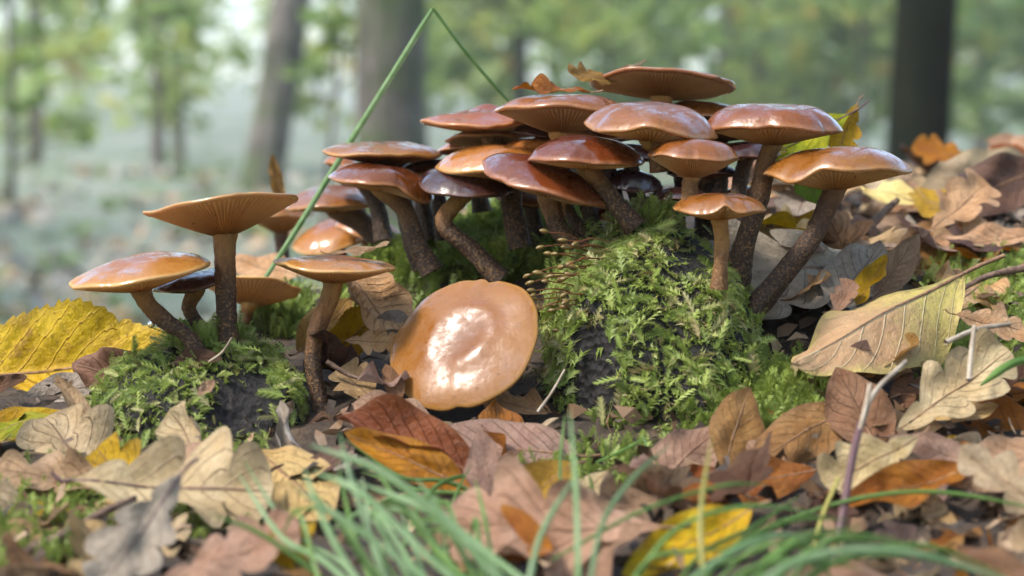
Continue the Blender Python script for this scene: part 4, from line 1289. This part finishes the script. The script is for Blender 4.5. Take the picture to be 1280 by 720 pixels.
B = [(d3([(660, 760), (570, 665), (480, 592), (388, 556)], .425, .45), 17, 'grass_blue'), (d3([(610, 760), (530, 690), (450, 615), (392, 590)], .42, .44), 15, 'grass_blue'),
     (d3([(560, 760), (500, 700), (430, 650), (372, 612)], .42, .43), 13, 'grass_blue'), (d3([(500, 760), (468, 680), (440, 600), (424, 540)], .43, .46), 13, 'grass_blue'),
     (d3([(640, 760), (590, 690), (545, 632), (520, 598)], .44, .47), 12, 'grass_blue'), (d3([(700, 760), (620, 700), (540, 640), (440, 600)], .43, .46), 15, 'grass_blue'),
     (d3([(470, 760), (430, 700), (400, 640), (380, 585)], .42, .435), 12, 'grass_blue'), (d3([(640, 640), (560, 603), (500, 596), (425, 545)], .50, .50), 9, 'grass'),
     (d3([(660, 625), (590, 618), (520, 612), (450, 590)], .49, .50), 10, 'grass'), (d3([(620, 650), (560, 630), (500, 622), (470, 630)], .48, .48), 12, 'grass'),
     (d3([(500, 700), (520, 640), (560, 600), (640, 590)], .47, .50), 9, 'grass'), (d3([(590, 740), (560, 670), (570, 620), (590, 580)], .47, .49), 8, 'grass')]
for i in range(24):
    x0, y0 = rng.uniform(420, 660), 755
    x1 = x0 - rng.uniform(20, 190)
    B.append((d3([(x0, y0), ((x0 * 2 + x1) / 3, 705 + rng.normal(0, 8)), ((x0 + 2 * x1) / 3, 655 + rng.normal(0, 15)), (x1, rng.uniform(575, 680))], rng.uniform(.42, .46), rng.uniform(.44, .49)), rng.uniform(7, 13), 'grass' if i % 3 else 'grass_blue'))
tuft('blurred blue green grass tuft sweeping over in front of the rust leaf', B)
B = [(d3([(722, 760), (720, 640), (712, 512)], .435, .45), 13, 'grass_blue'), (d3([(702, 640), (700, 580), (706, 518)], .47, .48), 7, 'grass'),
     (d3([(655, 760), (676, 670), (722, 590)], .43, .45), 12, 'grass_blue'), (d3([(735, 760), (752, 660), (790, 600), (838, 556)], .43, .47), 12, 'grass_blue'),
     (d3([(700, 640), (735, 640), (740, 610), (735, 590)], .48, .48), 7, 'grass'), (d3([(745, 578), (780, 562), (806, 548)], .52, .53), 6, 'grass'),
     (d3([(825, 590), (812, 565), (802, 543)], .53, .535), 5, 'grass_blue')]
tuft('slim upright grass blades in front of the broad pinkish brown leaf', B)
tuft('single yellow green grass blade standing before the long orange leaf', [(d3([(884, 760), (877, 650), (890, 545)], .435, .455), 13, 'grass_yellow')])
B = [(d3([(770, 760), (840, 665), (930, 632), (1020, 640)], .44, .47), 11, 'grass'), (d3([(860, 760), (910, 690), (990, 650), (1060, 650)], .43, .46), 13, 'grass'),
     (d3([(820, 760), (900, 700), (960, 672), (1010, 670)], .42, .45), 15, 'grass_blue'), (d3([(900, 770), (1000, 700), (1130, 690), (1290, 735)], .41, .42), 17, 'grass_blue'),
     (d3([(940, 770), (1040, 705), (1150, 682), (1260, 720)], .425, .43), 12, 'grass'), (d3([(880, 770), (930, 715), (1010, 700), (1080, 712)], .415, .43), 13, 'grass'),
     (d3([(980, 650), (1080, 622), (1180, 616), (1320, 640)], .465, .46), 9, 'grass'), (d3([(690, 700), (800, 640), (900, 608), (960, 605)], .455, .475), 8, 'grass'),
     (d3([(840, 740), (880, 690), (940, 660), (1000, 620)], .44, .48), 10, 'grass')]
for i in range(12):
    x0 = rng.uniform(760, 1000)
    B.append((d3([(x0, 770), (x0 + 40, 715 + rng.normal(0, 8)), (x0 + 95, 685 + rng.normal(0, 10)), (x0 + rng.uniform(120, 190), 690 + rng.normal(0, 22))], rng.uniform(.42, .45), rng.uniform(.43, .47)), rng.uniform(7, 13), 'grass'))
tuft('low green grass tuft arching over the litter under the dark purple stalk', B)
tuft('dark green grass blade beside the moss patch', [(d3([(1310, 445), (1265, 455), (1225, 482)], .53, .52), 16, 'grass')])
e = empty('snapped_grass', W(338, 338, .705), 'long green grass stem leaning up behind the mushrooms, snapped at its tip', 'grass')
obj('blade', blade_mesh([(330, 350, .71), (380, 272, .70), (430, 190, .69), (500, 78, .675), (538, 16, .665), (542, 12, .664)], 12, 50), M['grass_blue'], e)
obj('snapped_tip', blade_mesh([(540, 8, .664), (546, 16, .664), (580, 62, .667), (628, 118, .672), (650, 142, .675)], 7.5, 30, tw=.5), M['grass'], e)


def rod(name, label, cat, pts, r0, r1, mat, group=None, part='stalk'):
    P = [W(*p) for p in pts]
    e = empty(name, P[0], label, cat, group)
    v, f, t = tube(P, np.linspace(r0, r1, len(P)) * pts[0][2] / FPX, n=30, m=10, rough=.06, seed=int(pts[0][0]) % 89, cap=False)
    obj(part, mesh_np(part, v, f, {'t': t}), M[mat], e)
    return e


e = rod('plant_stalk', 'dark purple plant stalk with a pale dry tip standing in the litter', 'stalk', [(1038, 735, .455), (1052, 650, .463), (1066, 570, .475), (1076, 530, .482)], 6.5, 5, 'dark_stalk')
v, f, t = tube([W(1075, 535, .482), W(1092, 492, .49), W(1132, 452, .505)], np.array([4.2, 3.4, 3]) * .48 / FPX, n=16, m=8, rough=.05, cap=False)
obj('dry_tip', mesh_np('dry_tip', v, f, {'t': t}), M['straw'], e)
v, f, t = tube([W(1074, 540, .480), W(1082, 510, .482), W(1088, 480, .484)], np.array([3.4, 3, 3.5]) * .48 / FPX, n=12, m=8, rough=.05, cap=False)
obj('side_shoot', mesh_np('side_shoot', v, f, {'t': t}), M['straw'], e)
rod('grass_straw', 'thin yellow straw leaning beside the dark purple stalk', 'straw', [(1008, 735, .45), (1025, 655, .46), (1048, 598, .47)], 4, 3, 'grass_yellow')
rod('plant_stalk', 'pale dry stalk lying across the moss under the small pinkish oak leaf', 'stalk', [(1182, 428, .535), (1220, 412, .54), (1262, 405, .545)], 3.5, 3, 'straw')
rod('plant_stalk', 'short pale upright stalk in the bright moss patch', 'stalk', [(1211, 475, .52), (1214, 440, .525), (1218, 408, .53)], 3.5, 3, 'straw')
rod('twig', 'blurred brown twig slanting beneath the pale oak leaves', 'twig', [(-30, 712, .45), (60, 678, .455), (130, 640, .465), (170, 622, .47)], 8, 4, 'twig', part='wood')
rod('twig', 'thin dark twig on the litter beside the curved stem', 'twig', [(408, 452, .58), (440, 470, .58), (478, 478, .575)], 3.4, 2, 'twig', part='wood')
rod('twig', 'pale root hair lying on moss by the tall stem', 'twig', [(262, 452, .565), (278, 440, .562), (290, 422, .56)], 1.8, 1.2, 'straw', part='wood')
rod('twig', 'straw stem propped on the moss beside the fallen cap', 'twig', [(672, 515, .56), (690, 490, .562), (706, 462, .565)], 2.2, 1.5, 'straw', part='wood')
rod('twig', 'grey stick end poking out of the wrinkled litter below the chocolate leaf', 'twig', [(1080, 292, .70), (1102, 268, .71), (1122, 250, .715)], 6, 4, 'twig', part='wood')
rod('twig', 'bare brown twig crossing the dark litter at the right of the veined leaf'.replace('at the right of', 'above'), 'twig', [(1280, 335, .62), (1235, 345, .62), (1205, 360, .62)], 5, 3, 'twig', part='wood')

# moss spore capsules on red stalks
for i in range(36):
    x0, y0 = rng.uniform(722, 775), rng.uniform(300, 405)
    ln = rng.uniform(30, 70)
    ang = R(rng.uniform(150, 205))
    dd = .585 + rng.uniform(-.012, .008)
    x1, y1 = x0 + ln * math.cos(ang), y0 - ln * math.sin(ang) * .6 - rng.uniform(0, 6)
    pts = [W(x0, y0, dd + .008), W((x0 + x1) / 2, (y0 + y1) / 2 - 5, dd), W(x1, y1, dd - .004)]
    e = empty('moss_sporophyte', pts[0], 'thin red stalk with a nodding olive spore capsule on the stump moss', 'spore capsule', 'spore capsules on the stump moss')
    v, f, t = tube(pts, np.array([1.1, .95, .85]) * dd / FPX, n=10, m=5, cap=False)
    obj('stalk', mesh_np('stalk', v, f, {'t': t}), M['seta'], e)
    a = pts[-1]
    dirv = np.array([-.7, rng.normal(0, .4), rng.uniform(-.4, .3)])
    dirv /= np.linalg.norm(dirv)
    Lc = rng.uniform(.0022, .0032)
    v, f, t = tube([a - dirv * Lc * .1, a + dirv * Lc * .3, a + dirv * Lc * .7, a + dirv * Lc], np.array([.12, .27, .24, .06]) * Lc, n=10, m=8, cap=False)
    obj('capsule', mesh_np('capsule', v, f, {'t': t}), M['capsule'], e)

# water drop under the bent stem
k = NT('water')
wm = k.done((1, 1, 1), .02, Transmission_Weight=1.0, IOR=1.33)
th = np.linspace(0, np.pi, 10)
prof = np.stack([np.sin(th) * (1 - .25 * np.cos(th)), np.cos(th) * 1.15], -1) * .0011
ph_ = np.linspace(0, 2 * np.pi, 16, endpoint=False)
V = np.array([[r_ * math.cos(a), r_ * math.sin(a), z_] for r_, z_ in prof for a in ph_]) + W(189, 405, .579)
o = obj('water_drop', mesh_np('water_drop', V, grid_faces(16, 10, True)), wm)
tag(o, 'clear water drop hanging from the elbow of the bent stem', 'water drop')

# ------------------------------------------------------------------ woodland behind
def leaf_cloud(name, clumps, size, tint=(.2, .75), seed=0):
    """clumps: (centre xyz, radii xyz, count)"""
    g = np.random.default_rng(seed)
    P, T, Sz = [], [], []
    for (c, rad, n) in clumps:
        q = g.normal(size=(n, 3))
        q /= np.linalg.norm(q, axis=1)[:, None] + 1e-9
        q *= g.random((n, 1)) ** .45
        P.append(np.array(c) + q * np.array(rad))
        T.append(np.clip(g.uniform(*tint) + g.normal(0, .10, n), 0, 1))
    P, T = np.vstack(P), np.concatenate(T)
    n = len(P)
    A = g.normal(size=(n, 3))
    A[:, 2] *= .6
    A /= np.linalg.norm(A, axis=1)[:, None]
    Bv = np.cross(A, g.normal(size=(n, 3)) * .5 + np.array([0, 0, 1.0]))
    Bv /= np.linalg.norm(Bv, axis=1)[:, None] + 1e-9
    s = size * g.uniform(.6, 1.3, n)[:, None]
    V = np.stack([P - A * s * .5, P + Bv * s * .3, P + A * s * .55, P - Bv * s * .3], 1)
    F = np.arange(n * 4).reshape(-1, 4)
    return mesh_np(name, V.reshape(-1, 3), F, {'tint': np.repeat(T, 4)}, smooth=False)


def tree(label, px, d, wpx, lean=0.0, mat='bark_grey', height=11.0, crown=True, low=(), seed=0, name='woodland_tree', group='trees standing in the misty wood', crown_n=700, xy=None, spread=1.0, leaf_s=.16, tint=(.25, .8)):
    g = np.random.default_rng(seed)
    p = W(px, 190, d) if xy is None else np.array([xy[0], xy[1], 0.])
    x, y = p[0], p[1]
    z = float(ground_z(x, y))
    r = wpx * .5 * d / FPX
    e = empty(name, (x, y, z), label, 'tree', group)
    top = np.array([x + lean * height + g.normal(0, .2), y + g.normal(0, .3), z + height])
    b = np.array([x, y, z - .15])
    pts = [b, b + (top - b) * .035 + np.array([0, 0, .0]), b + (top - b) * .3 + np.array([g.normal(0, r * .4), 0, 0]), b + (top - b) * .65 + np.array([g.normal(0, r), 0, 0]), top]
    v, f, t = tube(pts, np.array([1.45, 1.08, .92, .6, .12]) * r, n=40, m=18, rough=.05, seed=seed, cap=False)
    obj('trunk', mesh_np('trunk', v, f, {'t': t}), M[mat], e)
    clumps = []
    for i in range(6):
        q = .40 + .09 * i
        s = b + (top - b) * q
        a = g.uniform(0, 6.28)
        ln = g.uniform(.9, 2.0) * (1.2 - q) * height * .16 * spread
        t_ = s + np.array([math.cos(a) * ln, math.sin(a) * ln, ln * .6])
        v, f, t = tube([s, (s + t_) / 2 + np.array([0, 0, -.05 * ln]), t_], np.array([.35, .22, .06]) * r + .005, n=10, m=7, rough=.05, cap=False)
        obj('limb', mesh_np('limb', v, f, {'t': t}), M[mat], e)
        clumps.append((t_, (ln * .75, ln * .75, ln * .45), crown_n // 8))
        clumps.append(((s + t_) / 2, (ln * .6, ln * .6, ln * .4), crown_n // 16))
    clumps.append((top, (height * .13,) * 3, crown_n // 5))
    for (lx, ly, ld, lr, ln_) in low:
        c = W(lx, ly, ld)
        clumps.append((c, (lr, lr * .8, lr * .45), ln_))
        s = np.array([x, y, c[2] - .15])
        v, f, t = tube([s, (s + c) / 2 + np.array([0, 0, .06]), c], np.array([.010, .007, .003]), n=10, m=6, cap=False)
        obj('limb', mesh_np('limb', v, f, {'t': t}), M[mat], e)
    if crown:
        obj('crown', leaf_cloud('crown', clumps, leaf_s, tint, seed), M['tree_leaf'], e)
    return e


tree('grey leaning tree trunk of middling girth behind the tall straight mushroom', 322, 13.0, 50, .15, 'bark_grey', 12, seed=1)
tree('thickest grey tree trunk, behind the snapped grass stem', 492, 9.0, 84, -.01, 'bark_grey', 13, seed=2)
tree('mossy tree trunk with shade painted into its bark, standing beyond the crest of the bank', 1128, 4.6, 72, .0, 'bark_shaded', 13, seed=3)
tree('slim grey trunk of a close pair in the pale clearing', 196, 16, 15, .03, 'bark_mid', 8, seed=4, low=[(215, 130, 15.8, .22, 26), (60, 66, 15, .2, 22), (205, 60, 15.5, .3, 26)], leaf_s=.13)
tree('slim trunk partner of the close pair, slightly leaning', 224, 16.6, 13, .02, 'bark_mid', 8, seed=5, low=[(240, 155, 16, .2, 18)], leaf_s=.13)
tree('thin trunk alone over the grey woodland floor', 42, 17, 16, .01, 'bark_mid', 8, seed=6, low=[(40, 75, 16.5, .22, 30), (85, 165, 16, .22, 24), (95, 25, 16.5, .3, 30)], leaf_s=.13)
tree('straight dark pole of a tree behind the tip of the snapped grass', 650, 15, 18, .0, 'bark_shaded', 9, seed=7, low=[(690, 30, 14.5, .3, 40)])
tree('very thin tree behind the snapped grass tip', 616, 18, 11, -.03, 'bark_mid', 8, seed=8)
tree('leaning dim tree behind the topmost mushroom', 890, 20, 17, .12, 'bark_mid', 9, seed=9)
tree('dim straight tree in the haze over the broad flat topped mushroom', 955, 22, 20, 0, 'bark_mid', 11, seed=10)
tree('dim tree beside its twin in the haze above the bank', 1000, 22.5, 22, .01, 'bark_mid', 11, seed=11)
tree('faint slender tree beyond the dark mossy trunk', 1228, 26, 16, -.04, 'bark_mid', 10, seed=12)
tree('sapling with yellow green leaves between the two thick grey trunks', 402, 9.5, 6, .0, 'bark_mid', 3.2, seed=13, name='sapling', low=[(432, 60, 9.2, .16, 40), (385, 88, 9.3, .14, 30), (425, 22, 9.1, .2, 44), (470, 95, 9.2, .1, 16)], leaf_s=.10, crown_n=200, tint=(.45, .85))
tree('leafy sapling at the fringe of the pale clearing', 12, 10.5, 10, .01, 'bark_mid', 3.5, seed=14, name='sapling', low=[(30, 72, 10.2, .12, 22), (45, 40, 10, .12, 20), (88, 148, 10, .14, 22), (20, 130, 10, .1, 12), (110, 175, 10, .1, 10)], leaf_s=.10, crown_n=200, tint=(.3, .6))
tree('sapling with bright leaves above the cluster of mushrooms', 770, 13, 7, .02, 'bark_mid', 4, seed=15, name='sapling', low=[(730, 40, 12.6, .35, 60), (800, 20, 12.8, .35, 60), (680, 10, 12.6, .3, 40), (860, 40, 12.8, .3, 40)], leaf_s=.12, crown_n=260, tint=(.4, .75))
tree('sapling beyond the dark trunk with hanging leaves', 1080, 14, 7, .0, 'bark_mid', 4, seed=16, name='sapling', low=[(1050, 10, 13.8, .3, 50), (980, 15, 13.6, .35, 50), (1190, 8, 13.6, .2, 26)], leaf_s=.12, crown_n=260, tint=(.4, .75))

# far woodland: one mass
clumps = []
for i in range(420):
    y = rng.uniform(26, 75)
    x = rng.uniform(-.42, .42) * y
    z = float(ground_z(x, y)) + rng.uniform(0, 1) ** 1.2 * 9
    r = rng.uniform(.8, 2.2)
    clumps.append(((x, y, z), (r, r, r * .6), 38))
for i in range(170):
    d_ = rng.uniform(17, 28)
    c_ = W(rng.uniform(540, 1320), rng.uniform(-60, 150), d_)
    r = rng.uniform(.35, .9)
    clumps.append((c_, (r, r, r * .6), 26))
for i in range(48):
    d_ = rng.uniform(15, 30)
    c_ = W(rng.uniform(-60, 560), rng.uniform(-60, 150), d_)
    r = rng.uniform(.3, .8)
    clumps.append((c_, (r, r, r * .6), 18))
o = obj('far_woodland', leaf_cloud('far_woodland', clumps, .34, (.15, .85), 77), M['tree_leaf'])
tag(o, 'far blurred wood of pale yellow green foliage', 'woodland', None, 'stuff')
# low plants on the woodland floor
clumps = []
for i in range(260):
    y = 3.5 + 20 * rng.random() ** 1.3
    x = rng.uniform(-.33, .33) * y
    z = float(ground_z(x, y))
    r = rng.uniform(.05, .22)
    clumps.append(((x, y, z + r * .2), (r, r, r * .35), 10))
o = obj('undergrowth', leaf_cloud('undergrowth', clumps, .07, (.1, .6), 78), M['tree_leaf'])
tag(o, 'low scattered green plants on the woodland floor', 'undergrowth', None, 'stuff')

clumps = []
for i in range(480):
    y = 1.8 + 14 * rng.random() ** 1.4
    x = rng.uniform(-.36, .36) * y
    clumps.append(((x, y, float(ground_z(x, y)) + .01), (.30, .30, .03), 12))
o = obj('fallen_leaves', leaf_cloud('fallen_leaves', clumps, .10, (.80, 1.0), 79), M['floor_leaf'])
tag(o, 'pale fallen leaves strewn over the woodland floor', 'fallen leaves', None, 'stuff')

clumps = []
for i in range(300):
    an = R(rng.uniform(38, 322))
    rr_ = rng.uniform(5.5, 12)
    x, y = math.sin(an) * rr_, math.cos(an) * rr_
    r = rng.uniform(.7, 1.6)
    clumps.append(((x, y, float(ground_z(x, y)) + rng.uniform(0, 5.0)), (r, r, r * .7), 48))
o = obj('screen_thicket', leaf_cloud('screen_thicket', clumps, .34, (.1, .6), 80), M['tree_leaf'])  # foliage added out of view to block low sky light from the near side
tag(o, 'leafy thicket unseen behind the viewer, added to block low sky light', 'woodland', None, 'stuff')

# unseen trees added overhead, beside and behind the viewer, whose crowns break up the light
for i, (x, y, hgt) in enumerate([(-3.2, -2.2, 9), (2.6, -2.8, 10), (-4.2, 3.6, 10), (3.6, 2.6, 9), (.4, -5.0, 11)]):
    tree(['unseen oak added behind the viewer towards the light', 'unseen beech added behind the viewer', 'unseen beech added over the clearing side of the bank', 'unseen beech added over the leafy side of the bank', 'far unseen oak added behind the viewer'][i],
         0, 6, 90, 0, 'bark_grey', hgt, seed=40 + i, xy=(x, y), spread=2.3, crown_n=1000, leaf_s=.26, tint=(.4, .9), group='unseen trees added to break up the light')

# ------------------------------------------------------------------ misty air
k = NT('haze')
vol = k.n('VolumePrincipled', ins={'Density': .0055, 'Color': (.98, .97, .88), 'Anisotropy': .2})
k.t.links.new(vol.outputs[0], k.out.inputs['Volume'])
x0, x1, y0, y1, z0, z1 = -270, 270, -105, 260, -3, 15.5
V = [(x, y, z) for z in (z0, z1) for y in (y0, y1) for x in (x0, x1)]
F = [(0, 2, 3, 1), (4, 5, 7, 6), (0, 1, 5, 4), (2, 6, 7, 3), (0, 4, 6, 2), (1, 3, 7, 5)]
o = obj('haze', mesh_np('haze', V, F, smooth=False), k.m)
tag(o, 'thin pale mist filling the wood', 'haze', None, 'stuff')
